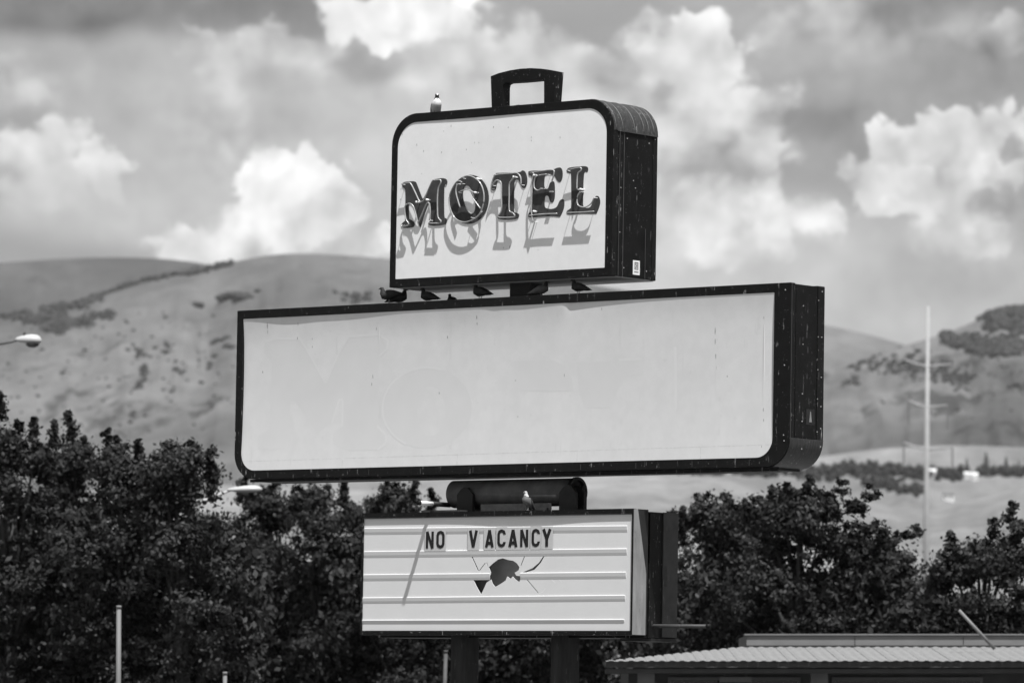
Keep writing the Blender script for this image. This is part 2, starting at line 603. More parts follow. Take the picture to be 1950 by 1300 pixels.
hill_back = Hill('hill_back', [(-900, 560), (-400, 520), (0, 500), (100, 492), (200, 488), (330, 492), (400, 503), (460, 518), (700, 545), (1200, 610), (1700, 680), (2900, 760)],
                 7000, 4600, hm_far, seed=2.3)
hill_main = Hill('hill', [(-900, 700), (-300, 640), (0, 604), (60, 592), (170, 574), (230, 545), (330, 523), (440, 498), (500, 484), (560, 480), (650, 484), (750, 493), (1000, 520), (1300, 570), (1500, 606), (1572, 619), (1640, 632), (1700, 648), (1740, 662), (1850, 700), (2900, 780)],
                 5000, 2600, hm_mid, seed=5.1, gully=0.040, nu=620, nr=150)
hill_right = Hill('hill_right', [(-900, 900), (1000, 860), (1450, 780), (1600, 712), (1680, 672), (1740, 653), (1790, 640), (1840, 622), (1880, 600), (1915, 588), (1950, 590), (2050, 575), (2300, 560), (2900, 620)],
                  4700, 2500, hm_right, seed=8.4, gully=0.055, nu=620, nr=150)
hill_bench = Hill('hill_bench', [(-900, 960), (300, 930), (900, 900), (1300, 885), (1560, 872), (1640, 858), (1740, 850), (1850, 848), (1950, 852), (2900, 860)],
                  2500, 1650, hm_low, seed=3.7, gully=0.04)
hill_near = Hill('foothill', [(-900, 1010), (200, 960), (420, 930), (700, 935), (1000, 915), (1300, 905), (1460, 912), (1560, 925), (1640, 950), (1740, 975), (1830, 960), (1950, 925), (2900, 880)],
                 1600, 800, hm_near, seed=6.6, gully=0.05, power=1.0)

hz = bpy.data.materials.new('air'); hz.use_nodes = True
hn = hz.node_tree; hn.nodes.clear()
ho_ = hn.nodes.new('ShaderNodeOutputMaterial'); pv = hn.nodes.new('ShaderNodeVolumePrincipled')
pv.inputs['Color'].default_value = (.95, .95, .95, 1)
pv.inputs['Density'].default_value = HAZE
hn.links.new(pv.outputs[0], ho_.inputs['Volume'])
tag(MB().box(-6200, 6200, -800, 9600, -1.0, 690.0).build('haze', hz), kind='stuff')

# ------------------------------------------------------------------ scrub on the hills
def foliage_material(name, base, var=0.35):
    m = bpy.data.materials.new(name); m.use_nodes = True
    N = Nodes(m.node_tree); p = N.n['Principled BSDF']
    p.inputs['Roughness'].default_value = 0.55
    p.inputs['Specular IOR Level'].default_value = 0.14
    ge = N.node('ShaderNodeNewGeometry')
    v = N.math('MULTIPLY', N.ramp(ge.outputs['Random Per Island'], 0, 1, 1 - var, 1 + var, smooth=False), base)
    N.put(p.inputs['Base Color'], N.combine(v, v, v))
    return m


M['scrub'] = foliage_material('scrub_leaves', 0.026)
M['leaf'] = foliage_material('dark_leaves', 0.018, .6)
M['leaf_light'] = foliage_material('lighter_leaves', 0.023, .6)
M['bark'] = material('bark', 0.05, 0.9, 0.4, 12, 0.1, stretch=(1, 1, 0.2), bump=0.5)

ICO = None
def ico():
    global ICO
    if ICO is None:
        bm = bmesh.new(); bmesh.ops.create_icosphere(bm, subdivisions=2, radius=1.0)
        bm.verts.ensure_lookup_table()
        ICO = (np.array([v.co[:] for v in bm.verts]), [tuple(v.index for v in f.verts) for f in bm.faces])
        bm.free()
    return ICO


def lump(mb, c, rx, ry, rz, rough=0.3):
    v, f = ico()
    j = 1 + RNG.uniform(-rough, rough, (len(v), 1))
    p = v * j * np.array([rx, ry, rz]) + np.array(c)
    mb.add(p.tolist(), f)


def scrub_mass(mb, hill, path, width, dens, size):
    """bushes of about size pixels along a path of photo positions"""
    for (x0, y0), (x1, y1) in zip(path[:-1], path[1:]):
        L = math.hypot(x1 - x0, y1 - y0)
        for k in range(max(1, int(L * dens))):
            t = random.random()
            x = x0 + (x1 - x0) * t + random.gauss(0, width * 0.5)
            y = y0 + (y1 - y0) * t + random.gauss(0, width * 0.35)
            p = hill.spot(x, y)
            r = random.uniform(0.5, 1.1) * size * p.y / F_PX
            lump(mb, (p.x, p.y, p.z + r * 0.3), r, r, r * 0.75)


sm = MB()
for path, wd, dn, sz in (
        ([(445, 503), (380, 517), (320, 527), (250, 542), (215, 552), (180, 568)], 6, .45, 8),
        ([(190, 560), (175, 575), (130, 580), (80, 592)], 14, .6, 9),
        ([(0, 580), (30, 582), (60, 600), (110, 612)], 9, .5, 8),
        ([(0, 602), (60, 610), (90, 622)], 9, .5, 8),
        ([(90, 625), (150, 618), (190, 605), (215, 603)], 12, .6, 9),
        ([(95, 600), (130, 610), (110, 640)], 14, .6, 9),
        ([(272, 700), (275, 715), (262, 740)], 8, .5, 7),
        ([(255, 665), (275, 678)], 6, .4, 7), ([(300, 672), (326, 660)], 8, .2, 6),
        ([(330, 700), (350, 712)], 8, .25, 6), ([(405, 680), (400, 700)], 8, .3, 6),
        ([(400, 655), (440, 640)], 5, .4, 6), ([(430, 662), (446, 662)], 4, .4, 6),
        ([(250, 790), (255, 795)], 5, .5, 7), ([(410, 745), (402, 785)], 8, .1, 6),
        ([(120, 710), (118, 712)], 4, .9, 6), ([(640, 560), (700, 575)], 15, .25, 9)):
    scrub_mass(sm, hill_main, path, wd, dn, sz)
for k in range(110):
    scrub_mass(sm, hill_main, [(random.uniform(0, 450), random.uniform(600, 830))] * 2, 14, 1, random.choice((2.5, 3, 3.5, 5)))
for k in range(40):
    scrub_mass(sm, hill_main, [(random.gauss(320, 70), random.gauss(690, 40))] * 2, 10, 1, random.choice((3, 4, 5)))
tag(sm.build('hillside_scrub', M['scrub'], recalc=False), 'dark scrub oak lining the gullies of the left hill', 'scrub', kind='stuff')
sm = MB()
for path, wd, dn, sz in (
        ([(1590, 680), (1640, 690), (1700, 700), (1760, 708), (1850, 728)], 22, .5, 6),
        ([(1700, 690), (1790, 700), (1840, 740)], 25, .45, 7),
        ([(1575, 770), (1600, 745), (1630, 730)], 10, .6, 8),
        ([(1575, 682), (1605, 685)], 8, .4, 6),
        ([(1820, 655), (1870, 662), (1950, 668)], 14, .9, 9),
        ([(1850, 665), (1900, 672), (1950, 665)], 12, .9, 9),
        ([(1880, 604), (1910, 594), (1950, 598)], 14, 2.0, 10), ([(1890, 618), (1950, 622)], 26, 1.3, 10), ([(1800, 645), (1880, 655), (1950, 660)], 16, 1.2, 9),
        ([(1930, 735), (1950, 745)], 12, .5, 7)):
    scrub_mass(sm, hill_right, path, wd, dn, sz)
for k in range(120):
    scrub_mass(sm, hill_right, [(random.uniform(1575, 1950), random.gauss(720, 40))] * 2, 14, 1, random.choice((2.5, 3, 4, 5)))
tag(sm.build('ridge_scrub', M['scrub'], recalc=False), 'dark scrub and rock bands across the right-hand hill', 'scrub', kind='stuff')

for (x, y, rx, ry, lab) in ((436, 563, 22, 12, 'large round thicket high on the left hill, left of a touching pair'),
                            (463, 562, 20, 13, 'large round thicket high on the left hill, right of a touching pair'),
                            (375, 579, 13, 8, 'lone dark thicket left of the thicket pair on the hill'),
                            (491, 553, 8, 6, 'small dark thicket right of the thicket pair on the hill')):
    p = hill_main.spot(x, y + ry * 0.6)
    s = p.y / F_PX
    b = MB()
    for k in range(26):
        a = random.uniform(0, 6.28); q = math.sqrt(random.random())
        r = random.uniform(0.3, 0.5)
        lump(b, (math.cos(a) * q * rx * s * 0.8, math.sin(a) * q * rx * s * 0.8, random.uniform(0, ry * s) * (1 - q * .6)), r * rx * s, r * rx * s, r * ry * s * 1.3)
    o = b.build('thicket', M['scrub'], recalc=False)
    o.location = p
    tag(o, lab, 'shrub', 'thickets on the left hill')

# far belt of trees and conifers on the bench
sm = MB()
for path, wd, dn, sz in (
        ([(1520, 900), (1600, 896), (1680, 895), (1760, 900), (1830, 902)], 11, .55, 8),
        ([(1640, 915), (1700, 925), (1760, 935)], 10, .3, 8),
        ([(1830, 895), (1950, 898)], 5, .25, 8),
        ([(1180, 890), (1300, 895), (1500, 900)], 6, .2, 8)):
    for (x0, y0), (x1, y1) in zip(path[:-1], path[1:]):
        L = math.hypot(x1 - x0, y1 - y0)
        for k in range(int(L * dn)):
            t = random.random()
            p = hill_bench.spot(x0 + (x1 - x0) * t + random.gauss(0, wd * .5), y0 + (y1 - y0) * t + random.gauss(0, wd * .4) + 6)
            s = sz * p.y / F_PX * random.uniform(.6, 1.15)
            for q in range(4):
                lump(sm, (p.x + random.gauss(0, s * .4), p.y, p.z + s * (.5 + q * .35)), s * (.8 - .1 * q), s * .8, s * .6)
tag(sm.build('tree_belt', M['scrub'], recalc=False), 'far belt of dark trees along the grassy bench', 'trees', kind='stuff')


def spruce(x, y, h_px, lab):
    p = hill_bench.spot(x, y)
    s = p.y / F_PX
    root = empty('spruce_tree', p)
    h = h_px * s
    MB().tube([(0, 0, 0), (0, 0, h * .95)], [h * .035, h * .008], 6).build('trunk', M['bark'], root)
    c = MB()
    for k in range(9):
        z = h * (.1 + .1 * k); r = h * .28 * (1 - k / 9.5)
        n = 11
        v = [(0, 0, z + h * .16)] + [(math.cos(6.283 * i / n) * r * random.uniform(.7, 1.15), math.sin(6.283 * i / n) * r * random.uniform(.7, 1.15), z - random.uniform(0, .04) * h) for i in range(n)]
        c.add(v, [(0, 1 + i, 1 + (i + 1) % n) for i in range(n)])
    c.build('crown', M['scrub'], root, recalc=False)
    tag(root, lab, 'tree', 'conifers on the bench')


spruce(1841, 908, 36, 'small dark conifer on the bench, leftmost of the row right of the power pole')
spruce(1878, 907, 46, 'tallest dark conifer of the row right of the power pole')
spruce(1916, 908, 40, 'dark conifer on the bench near the right picture edge')
spruce(1940, 908, 32, 'low dark conifer on the bench, rightmost of the row')

M['house_white'] = material('house_white', 0.62, 0.8, 0.06, 3, 0.1)
M['house_roof'] = material('house_roof', 0.12, 0.8, 0.2, 3, 0.1)
M['house_glass'] = material('house_window', 0.03, 0.2, 0.1, 3, 0.5)


def far_house(x, y, w_px, h_px, lab):
    p = hill_bench.spot(x, y)
    s = p.y / F_PX
    w, h = w_px * s, h_px * s
    r = empty('house', p, random.uniform(-.4, .1))
    MB().box(-w / 2, w / 2, -w * .3, w * .3, -3, h * .62).build('wall', M['house_white'], r)
    mb = MB()
    o = w * .06
    mb.add([(-w / 2 - o, -w * .34, h * .6), (w / 2 + o, -w * .34, h * .6), (w / 2 + o, w * .34, h * .6), (-w / 2 - o, w * .34, h * .6),
            (-w / 2 - o, 0, h), (w / 2 + o, 0, h)], [(0, 1, 5, 4), (2, 3, 4, 5), (0, 4, 3), (1, 2, 5), (0, 3, 2, 1)])
    mb.build('roof', M['house_roof'] if w_px > 18 else M['house_white'], r)
    for k in (-.26, .2):
        MB().box(k * w - w * .07, k * w + w * .07, -w * .3 - .06, -w * .3 - .01, h * .2, h * .45).build('window', M['house_glass'], r)
    tag(r, lab, 'house', 'houses on the bench')


far_house(1774, 908, 17, 16, 'small white house just right of the power pole among dark trees')
far_house(1842, 911, 11, 13, 'small pale house at right end of the far tree belt')
far_house(1856, 914, 12, 15, 'narrow white house right of the pale house on the bench')
far_house(1704, 922, 17, 12, 'low pale house in the tree belt left of the power pole')
far_house(1806, 953, 20, 16, 'pale house on the slope below the tree belt')

# ------------------------------------------------------------------ power transmission pole
M['galv'] = material('galvanised_steel', 0.29, 0.55, 0.1, 1.5, 0.3)
M['insul'] = material('insulator_grey', 0.14, 0.5, 0.1, 4, 0.3)
PD = 520.0
pb = at(1764, 1060, PD); pt = at(1767.5, 583, PD)
root = empty('power_pole', (pb.x, PD, 0))
px = PD / F_PX
MB().tube([(0, 0, 0), (0, 0, (pt.z) * .5), (pt.x - pb.x, 0, pt.z)], [8.5 * px, 5.6 * px, 2.6 * px], 14).build('shaft', M['galv'], root, smooth=True)
for (yy, l, rr, drop) in ((697, -43, 43, 0), (775, -36, 36, 45), (855, -45, 45, 42)):
    zc = at(1767, yy, PD).z
    xc = (pt.x - pb.x) * zc / pt.z
    a = MB()
    for e, up in ((l, 14), (rr, 3)):
        a.tube([(xc, 0, zc), (xc + e * px * .5, -e * .01, zc + up * px * .35), (xc + e * px, -e * .02, zc + up * px)], [2.8 * px, 2.2 * px, 1.5 * px], 6)
    arm = a.build('crossarm', M['galv'], root)
    for e, up in ((l, 14), (rr, 3)):
        if drop:
            MB().tube([(xc + e * px, -e * .02, zc + up * px), (xc + e * px, -e * .02, zc + (up - drop) * px)], 1.7 * px, 6).build('insulator', M['insul'], arm)
tag(root, 'tall tapered steel power pole with three crossarms, in front of the right hill', 'pole')

# ------------------------------------------------------------------ trees
def leaf_cloud(name, clumps, per, size, mat, parent):
    """leaf-sized faces; clumps = (centre, radius, outward direction)"""
    big = np.array([len(c) > 3 for c in clumps])
    cnt = np.where(big, int(per * .5), per)
    cen = np.repeat(np.array([c[0] for c in clumps]), cnt, axis=0)
    rad = np.repeat(np.array([c[1] for c in clumps]), cnt)[:, None]
    outw = np.repeat(np.array([c[2] for c in clumps]), cnt, axis=0)
    size = np.repeat(np.where(big, size * 1.75, size), cnt)[:, None]
    N_ = len(cen)
    dirs = RNG.normal(size=(N_, 3)); dirs /= np.linalg.norm(dirs, axis=1)[:, None]
    q = np.abs(RNG.normal(0, .62, (N_, 1)))
    p = cen + dirs * q * rad * np.array([1.15, 1.15, .8])
    nrm = outw * .8 + dirs * .35 + RNG.normal(size=(N_, 3)) * .5
    nrm /= np.linalg.norm(nrm, axis=1)[:, None]
    t = np.cross(nrm, RNG.normal(size=(N_, 3))); t /= np.linalg.norm(t, axis=1)[:, None]
    b = np.cross(nrm, t)
    s = (size * RNG.uniform(.55, 1.35, (N_, 1)))
    v = np.stack([p - t * s * .55, p + b * s * .3, p + t * s * .55, p - b * s * .3], 1).reshape(-1, 3)
    me = bpy.data.meshes.new(name)
    me.vertices.add(4 * N_); me.vertices.foreach_set('co', v.ravel())
    me.loops.add(4 * N_); me.loops.foreach_set('vertex_index', np.arange(4 * N_, dtype=np.int32))
    me.polygons.add(N_)
    me.polygons.foreach_set('loop_start', np.arange(0, 4 * N_, 4, dtype=np.int32))
    me.polygons.foreach_set('loop_total', np.full(N_, 4, dtype=np.int32))
    me.update(calc_edges=True)
    me.materials.append(mat)
    o = bpy.data.objects.new(name, me); COL.objects.link(o)
    o.parent = parent
    return o


def tree(x, top, dist, width_px, label, spires=(), mat='leaf', per=125, leaf=.105, clumps=190, name='broadleaf_tree', group='trees behind the sign', branches=()):
    """x: photo column of the trunk, top: photo row of the crown's top"""
    base = at(x, HORIZON, dist); base.z = 0
    root = empty(name, base)
    s = dist / F_PX
    H = (HORIZON - top) * s + 1.7
    Wd = width_px * s * .5
    tr = MB()
    tr.tube([(0, 0, -.1), (.08, .05, H * .25), (-.05, 0, H * .5), (.1, 0, H * .85)], [.26, .2, .14, .04], 9)
    cl = []
    lobes = []
    n_l = max(10, clumps // 11)
    for k in range(n_l):
        t = (k + random.random()) / n_l
        t = .30 + .70 * t
        lr = random.uniform(.55, 1.05) * (1 if t < .8 else .7)
        z = min(H * t, H - lr * .95)
        rmax = max(.1, Wd * (1.05 if t < .72 else max(.25, 1.05 - (t - .72) * 2.4)) - lr * .6)
        a = random.uniform(0, 2 * math.pi)
        q = math.sqrt(random.random())
        lobes.append((Vector((math.cos(a) * q * rmax, math.sin(a) * q * rmax * .8, z)), lr))
    for (c, lr) in lobes:
        for j in range(13):
            d = Vector((random.gauss(0, 1), random.gauss(0, 1), random.gauss(.35, .9))).normalized()
            p = c + Vector((d.x, d.y, d.z * .72)) * lr * random.uniform(.6, 1.0)
            cl.append((tuple(p), random.uniform(.2, .42), tuple(d)))
        for j in range(3):
            d = Vector((random.gauss(0, 1), random.gauss(0, 1), random.gauss(.6, .7))).normalized()
            p = c + d * lr * random.uniform(1.05, 1.35)
            cl.append((tuple(p), random.uniform(.1, .2), tuple(d)))
    # shaded undergrowth and low branches behind the crown's foot
    for k in range(int(clumps * 1.7)):
        d = Vector((random.gauss(0, 1), random.gauss(0, 1), random.gauss(.2, .6))).normalized()
        cl.append(((random.uniform(-1, 1) * Wd * 1.2, random.uniform(.9, 4.6), random.uniform(.08, .76) * H), random.uniform(.4, .8), tuple(d), 1))
    for (sx, sy, wpx) in spires:
        p = at(sx, sy, dist) - base
        zz_ = 0.0
        for k in range(11):
            r_ = wpx * s * (.16 + .05 * k) * random.uniform(.75, 1.25)
            zz_ += r_ * .75
            cl.append(((p.x + random.gauss(0, .035 * wpx * s * (2 + k)), random.gauss(0, .15), p.z - zz_), r_, (random.gauss(0, .6), random.gauss(-.3, .6), .6)))
    for (bx0, by0, bx1, by1, wpx) in branches:
        p0 = at(bx0, by0, dist) - base; p1 = at(bx1, by1, dist) - base
        n = int(math.hypot(bx1 - bx0, by1 - by0) / wpx * 4) + 4
        for k in range(n):
            t = k / (n - 1)
            c = p0.lerp(p1, t)
            cl.append(((c.x + random.gauss(0, .12), c.y + random.gauss(0, .3), c.z + random.gauss(0, .35 * wpx * s)), wpx * s * random.uniform(.3, .75) * (1.2 - .6 * t), (random.gauss(0, .5), random.gauss(-.2, .5), .8)))
        tr.tube([p0, p0.lerp(p1, .8)], [.04, .012], 5)
    for (c, lr) in lobes:
        st = Vector((0, 0, max(H * .15, c.z * .62)))
        tr.tube([st, st.lerp(c, .5) + Vector((0, 0, .12)), c], [.08, .05, .02], 5)
    tr.build('trunk', M['bark'], root, smooth=True)
    leaf_cloud('crown', cl, per, leaf, M[mat], root)
    tag(root, label, 'tree', group)
    return root


tree(20, 815, 122, 300, 'dark leafy tree at left picture edge with a tall narrow spire', spires=((0, 745, 26), (32, 800, 22), (65, 795, 16)), clumps=210)
tree(140, 850, 130, 260, 'dark tree with one slim upright shoot above its crown, left of the sign', spires=((132, 782, 24), (103, 800, 14), (160, 830, 16)), clumps=210)
tree(235, 858, 119, 260, 'bushy dark tree third from left picture edge', spires=((205, 815, 20), (262, 838, 22), (222, 830, 18)), clumps=190)
tree(345, 850, 118, 210, 'round-topped tree left of the main sign cabinet', spires=((365, 838, 34), (320, 862, 26), (398, 866, 24)), clumps=210, mat='leaf_light')
tree(525, 930, 141, 290, 'tree behind the curved street lamp below the main sign', spires=((520, 905, 20), (470, 905, 22), (560, 935, 18)), clumps=220)
tree(610, 930, 136, 250, 'loose grey-green tree under the left end of the main sign', spires=((655, 915, 18), (600, 925, 20)), clumps=180, mat='leaf_light')
tree(760, 925, 133, 230, 'tree just left of the sign pipe and lower reader board', spires=((735, 915, 22), (790, 912, 20), (820, 930, 20)), clumps=180)
tree(910, 1010, 142, 280, 'dark tree standing behind the sign posts', clumps=170)
tree(1120, 1000, 138, 260, 'dark tree behind the right end of the reader board', clumps=170)
tree(1350, 950, 128, 250, 'tree with loose leaf sprays just right of the reader board', spires=((1330, 940, 26), (1385, 942, 26), (1300, 965, 22)), clumps=150, mat='leaf_light')
tree(1520, 935, 124, 300, 'spreading tree with long side sprays right of the reader board', spires=((1470, 925, 26), (1540, 905, 22), (1500, 920, 24)), clumps=210,
     branches=((1540, 960, 1602, 922, 26), (1580, 990, 1665, 950, 24), (1560, 1030, 1690, 1000, 40), (1640, 1060, 1742, 1008, 18)))
tree(1700, 1045, 131, 290, 'low dark tree below the power pole', clumps=190)
tree(1435, 965, 135, 220, 'dark tree filling the gap between the two trees right of the reader board', spires=((1420, 950, 22), (1450, 945, 20)), clumps=170)
tree(1625, 1010, 138, 230, 'dark low tree behind the long side sprays of the spreading tree', clumps=160)
tree(315, 905, 139, 240, 'dark tree in second row behind the round-topped tree on the left', clumps=170)
tree(690, 955, 147, 230, 'shadowy tree in second row left of the reader board', clumps=160)
tree(1870, 1015, 120, 280, 'very dark tree at the right picture edge', spires=((1928, 955, 24), (1890, 985, 30), (1810, 1010, 24), (1945, 990, 30)), clumps=180)

# ------------------------------------------------------------------ lamps and poles
M['lamp'] = material('lamp_housing', 0.42, 0.45, 0.06, 6, 0.4)
M['lens'] = material('lamp_lens', 0.06, 0.2, 0.1, 6, 0.5)
M['lamp_arm'] = material('lamp_arm_dark', 0.06, 0.5, 0.1, 6, 0.3)
M['pole_pale'] = material('pale_pole', 0.13, 0.6, 0.15, 5, 0.3, stretch=(1, 1, .2))


def street_lamp(x0, x1, y, tall_px, tilt, dist, pole_x, label, lens, arm_mat):
    """cobra-head lamp whose head runs from photo column x0 to x1"""
    s = dist / F_PX
    a = at(x0, y, dist); b = at(x1, y, dist)
    base = at(pole_x, HORIZON, dist); base.z = 0
    root = empty('street_lamp', base)
    o = a - base
    L = b.x - a.x
    zt = o.z
    MB().tube([(0, 0, 0), (0, 0, zt * .6), (0, 0, zt - .5)], [.12, .09, .07], 12).build('pole', M['lamp_arm'], root, smooth=True)
    MB().tube([(0, 0, zt - .55), (o.x * .1, 0, zt - .38), (o.x * .5, 0, zt - .25), (o.x * .95, 0, zt - .06), (o.x + L * .08, 0, zt - .01)], [.06, .05, .04, .03, .028], 8).build('arm', M[arm_mat], root, smooth=True)
    h = MB()
    n = 12
    prof = [(0, .18), (.06, .42), (.2, .62), (.4, .85), (.62, 1.0), (.82, .95), (.94, .7), (1, .3)]
    rings = []
    for (t, r) in prof:
        c = Vector((o.x + L * t, 0, zt + tilt * L * t))
        ring = []
        for k in range(n):
            an = 2 * math.pi * k / n
            dz = math.sin(an) * tall_px * s * .5 * r
            if dz < 0: dz *= .55
            ring.append((c.x, math.cos(an) * .16 * r, c.z + dz))
        rings.append(ring)
    v = [p for r_ in rings for p in r_]
    f = [(i * n + k, i * n + (k + 1) % n, (i + 1) * n + (k + 1) % n, (i + 1) * n + k) for i in range(len(prof) - 1) for k in range(n)]
    f += [tuple(range(n))[::-1], tuple((len(prof) - 1) * n + k for k in range(n))]
    h.add(v, f)
    hd = h.build('lamp_head', M['lamp'], root, smooth=True)
    if lens:
        l = MB()
        lump(l, (o.x + L * .66, 0, zt + tilt * L * .66 - tall_px * s * .26), L * .27, .13, tall_px * s * .32, 0.0)
        l.build('lens', M['lens'], hd, smooth=True)
    # photocell on top
    MB().tube([(o.x + L * .35, 0, zt + tilt * L * .35 + tall_px * s * .3), (o.x + L * .35, 0, zt + tilt * L * .35 + tall_px * s * .62)], .035, 8).build('photocell', M['lamp_arm'], hd)
    tag(root, label, 'street lamp')


street_lamp(29, 79, 647, 24, -.04, 140, -150, 'street lamp head with dark drooping lens at left picture edge', True, 'lamp_arm')
street_lamp(432, 499, 933, 17, .02, 131, 350, 'pale smooth street lamp head below the main sign\'s lower left corner', False, 'lamp')


M['pole_dim'] = material('dull_pole', 0.07, 0.7, 0.3, 5, 0.2)


def plain_pole(x, top, dist, w_px, label, lean=0.0, cap=True, mat='pole_pale'):
    p = at(x, top, dist)
    b = at(x, HORIZON, dist); b.z = 0
    s = dist / F_PX
    r = empty('metal_pole', b)
    MB().tube([(lean * p.z, 0, 0), (0, 0, p.z)], [w_px * s * .55, w_px * s * .45], 12).build('shaft', M[mat], r, smooth=True)
    if cap:
        MB().tube([(0, 0, p.z - .05), (0, 0, p.z + .01)], [w_px * s * .52, w_px * s * .50], 12).build('cap', M[mat], r, smooth=True)
    tag(r, label, 'pole', 'bare pale poles')


plain_pole(225, 1153, 100, 10, 'bare pale metal pole at lower left, standing before the dark trees')
plain_pole(428, 1279, 98, 9, 'short pale pole at the bottom edge, right of the taller bare pole')
plain_pole(849, 1238, 112, 8, 'dim blurred pole leaning beside the left sign post', lean=-.03, mat='pole_dim')

# ------------------------------------------------------------------ low building at the right
M['roof_metal'] = material('roof_metal', 0.19, 0.5, 0.28, 5, 0.3, streak=(0.4, 0.2, 9))
M['fascia_grey'] = material('grey_fascia', 0.15, 0.6, 0.12, 2.0, 0.3, stretch=(1, 1, 3))
M['wall_dark'] = material('dark_wall', 0.06, 0.8, 0.2, 3, 0.1)
M['wall_mid'] = material('painted_pillar', 0.12, 0.8, 0.2, 3, 0.1)
M['glass_dark'] = material('window_glass', 0.012, 0.12, 0.1, 3, 0.5)
BD = 106.0
bs = BD / F_PX
pL = at(1152, 1257, BD)
broot = empty('low_building', (pL.x, BD, 0))
ze = pL.z
LB = 1100 * bs
slope = 0.068
hip_n = 280 * bs
MB().box(.5, LB, 1.2, 9.0, 0, ze - .10).build('wall', M['wall_dark'], broot)
rm = MB()
DEP = 5.4
rm.add([(0, 0, ze - .14), (LB, 0, ze - .14), (LB, DEP, ze + DEP * slope - .14), (hip_n, DEP, ze + DEP * slope - .14)], [(0, 1, 2, 3)])
rm.add([(0, 0, ze - .02), (LB, 0, ze - .02), (LB, DEP, ze + DEP * slope - .02), (hip_n, DEP, ze + DEP * slope - .02)], [(0, 1, 2, 3)])
rm.add([(0, 0, ze - .14), (LB, 0, ze - .14), (LB, 0, ze - .02), (0, 0, ze - .02)], [(0, 1, 2, 3)])
rm.add([(0, 0, ze - .14), (0, 0, ze - .02), (hip_n, DEP, ze + DEP * slope - .02), (hip_n, DEP, ze + DEP * slope - .14)], [(0, 1, 2, 3)])
roof = rm.build('roof', M['wall_dark'], broot)
pw = 0.205
# a rounded roof panel, one unit long, shared by all
pm = MB()
prof = [(-.5 * pw, 0), (-.30 * pw, .002), (-.18 * pw, .013), (0, .017), (.18 * pw, .013), (.30 * pw, .002), (.5 * pw - .004, 0)]
n = len(prof)
pm.add([(x, 0, z) for x, z in prof] + [(x, 1, z) for x, z in prof], [(i, i + 1, n + i + 1, n + i) for i in range(n - 1)])
first = None
k = 0
xx = pw * .6
while xx < LB - pw:
    ln = min(1.0, xx / hip_n) * DEP
    if first is None:
        first = pm.build('roof_panel', M['roof_metal'], roof, smooth=True); o = first
    else:
        o = first.copy(); COL.objects.link(o)
    o.location = (xx, -.06 + random.uniform(-.015, .015), ze - .016 + random.uniform(-.004, .004))
    o.rotation_euler = (math.atan(slope), 0, 0)
    o.scale = (1, ln + .06, 1)
    xx += pw
tx = hip_n + .12
tz = ze + DEP * slope
up = MB().box(tx, LB, DEP + .02, 9.0, tz - .25, tz + .24).build('upper_storey', M['fascia_grey'], broot)
xx = tx
while xx < LB - .2:
    w_ = 2.3
    MB().box(xx + .008, min(LB, xx + w_) - .008, DEP - .012, DEP + .017, tz + .03, tz + .225).build('fascia_panel', M['fascia_grey'], up)
    xx += w_
MB().box(tx - .04, LB, DEP - .05, DEP + .5, tz + .242, tz + .275).build('coping', M['fascia_grey'], up)
MB().box(.02, LB, .05, 1.19, ze - .25, ze - .16).build('soffit', M['wall_dark'], broot)
for x0, x1 in ((1275, 1530), (1590, 1880)):
    a0, a1 = (x0 - 1152) * bs, (x1 - 1152) * bs
    wn = MB().ring_xz([(a0, .9), (a1, .9), (a1, ze - .32), (a0, ze - .32)], [(a0 + .06, .96), (a1 - .06, .96), (a1 - .06, ze - .38), (a0 + .06, ze - .38)], 1.14, 1.2).build('window', M['wall_mid'], broot)
    MB().box(a0 + .06, a1 - .06, 1.17, 1.195, .96, ze - .38).build('pane', M['glass_dark'], wn)
for x0 in (1215, 1545):
    a0 = (x0 - 1152) * bs
    MB().box(a0, a0 + .34, .25, .55, 0, ze - .25).build('pillar', M['wall_mid'], broot)
a0, a1 = (1372 - 1152) * bs, (1433 - 1152) * bs
zb = at(1400, 1298, BD + .6).z; zt_ = at(1400, 1288, BD + .6).z
sg = MB().box(a0, a1, .6, .63, zb, zt_).build('hanging_sign', M['pole_pale'], broot)
for q in (a0 + .1, a1 - .1):
    MB().tube([(q, .615, zt_), (q, .615, ze - .2)], .008, 5).build('hanger', M['lamp_arm'], sg)
for k in range(7):
    q = a0 + .05 + k * (a1 - a0 - .1) / 7
    MB().box(q, q + .05, .592, .598, zb + .03, zt_ - .03).build('lettering', M['fascia_grey'], sg)
tag(broot, 'low dark building with pale ribbed metal roof at lower right', 'building')
p0 = at(1894, 1232, BD + DEP * .55); p1 = at(1826, 1161, BD + DEP * .55)
lp = MB().tube([p0 - Vector((0, 0, .03)), p1], .035, 10).build('leaning_pipe', M['fascia_grey'], None, smooth=True)
tag(lp, 'grey pipe leaning up from the metal roof at lower right', 'pipe')

# ------------------------------------------------------------------ the motel sign
origin = at(980, HORIZON, SIGN_D); origin.z = 0
SIGN_M = Matrix.Translation(origin) @ Matrix.Rotation(LEAN, 4, 'Y') @ Matrix.Rotation(-THETA, 4, 'Z')
SIGN_I = SIGN_M.inverted()


def S(x, y, depth):
    """(x, z) on the sign's own plane local y = depth, seen at photo position (x, y)"""
    e = SIGN_I @ EYE
    d = SIGN_I.to_3x3() @ pixel_dir(x, y)
    t = (depth - e.y) / d.y
    p = e + d * t
    return (p.x, p.z)


sign = empty('motel_sign')
sign.matrix_world = SIGN_M
tag(sign, 'tall black-framed motel sign topped by a suitcase-shaped cabinet with blank main panel', 'sign')


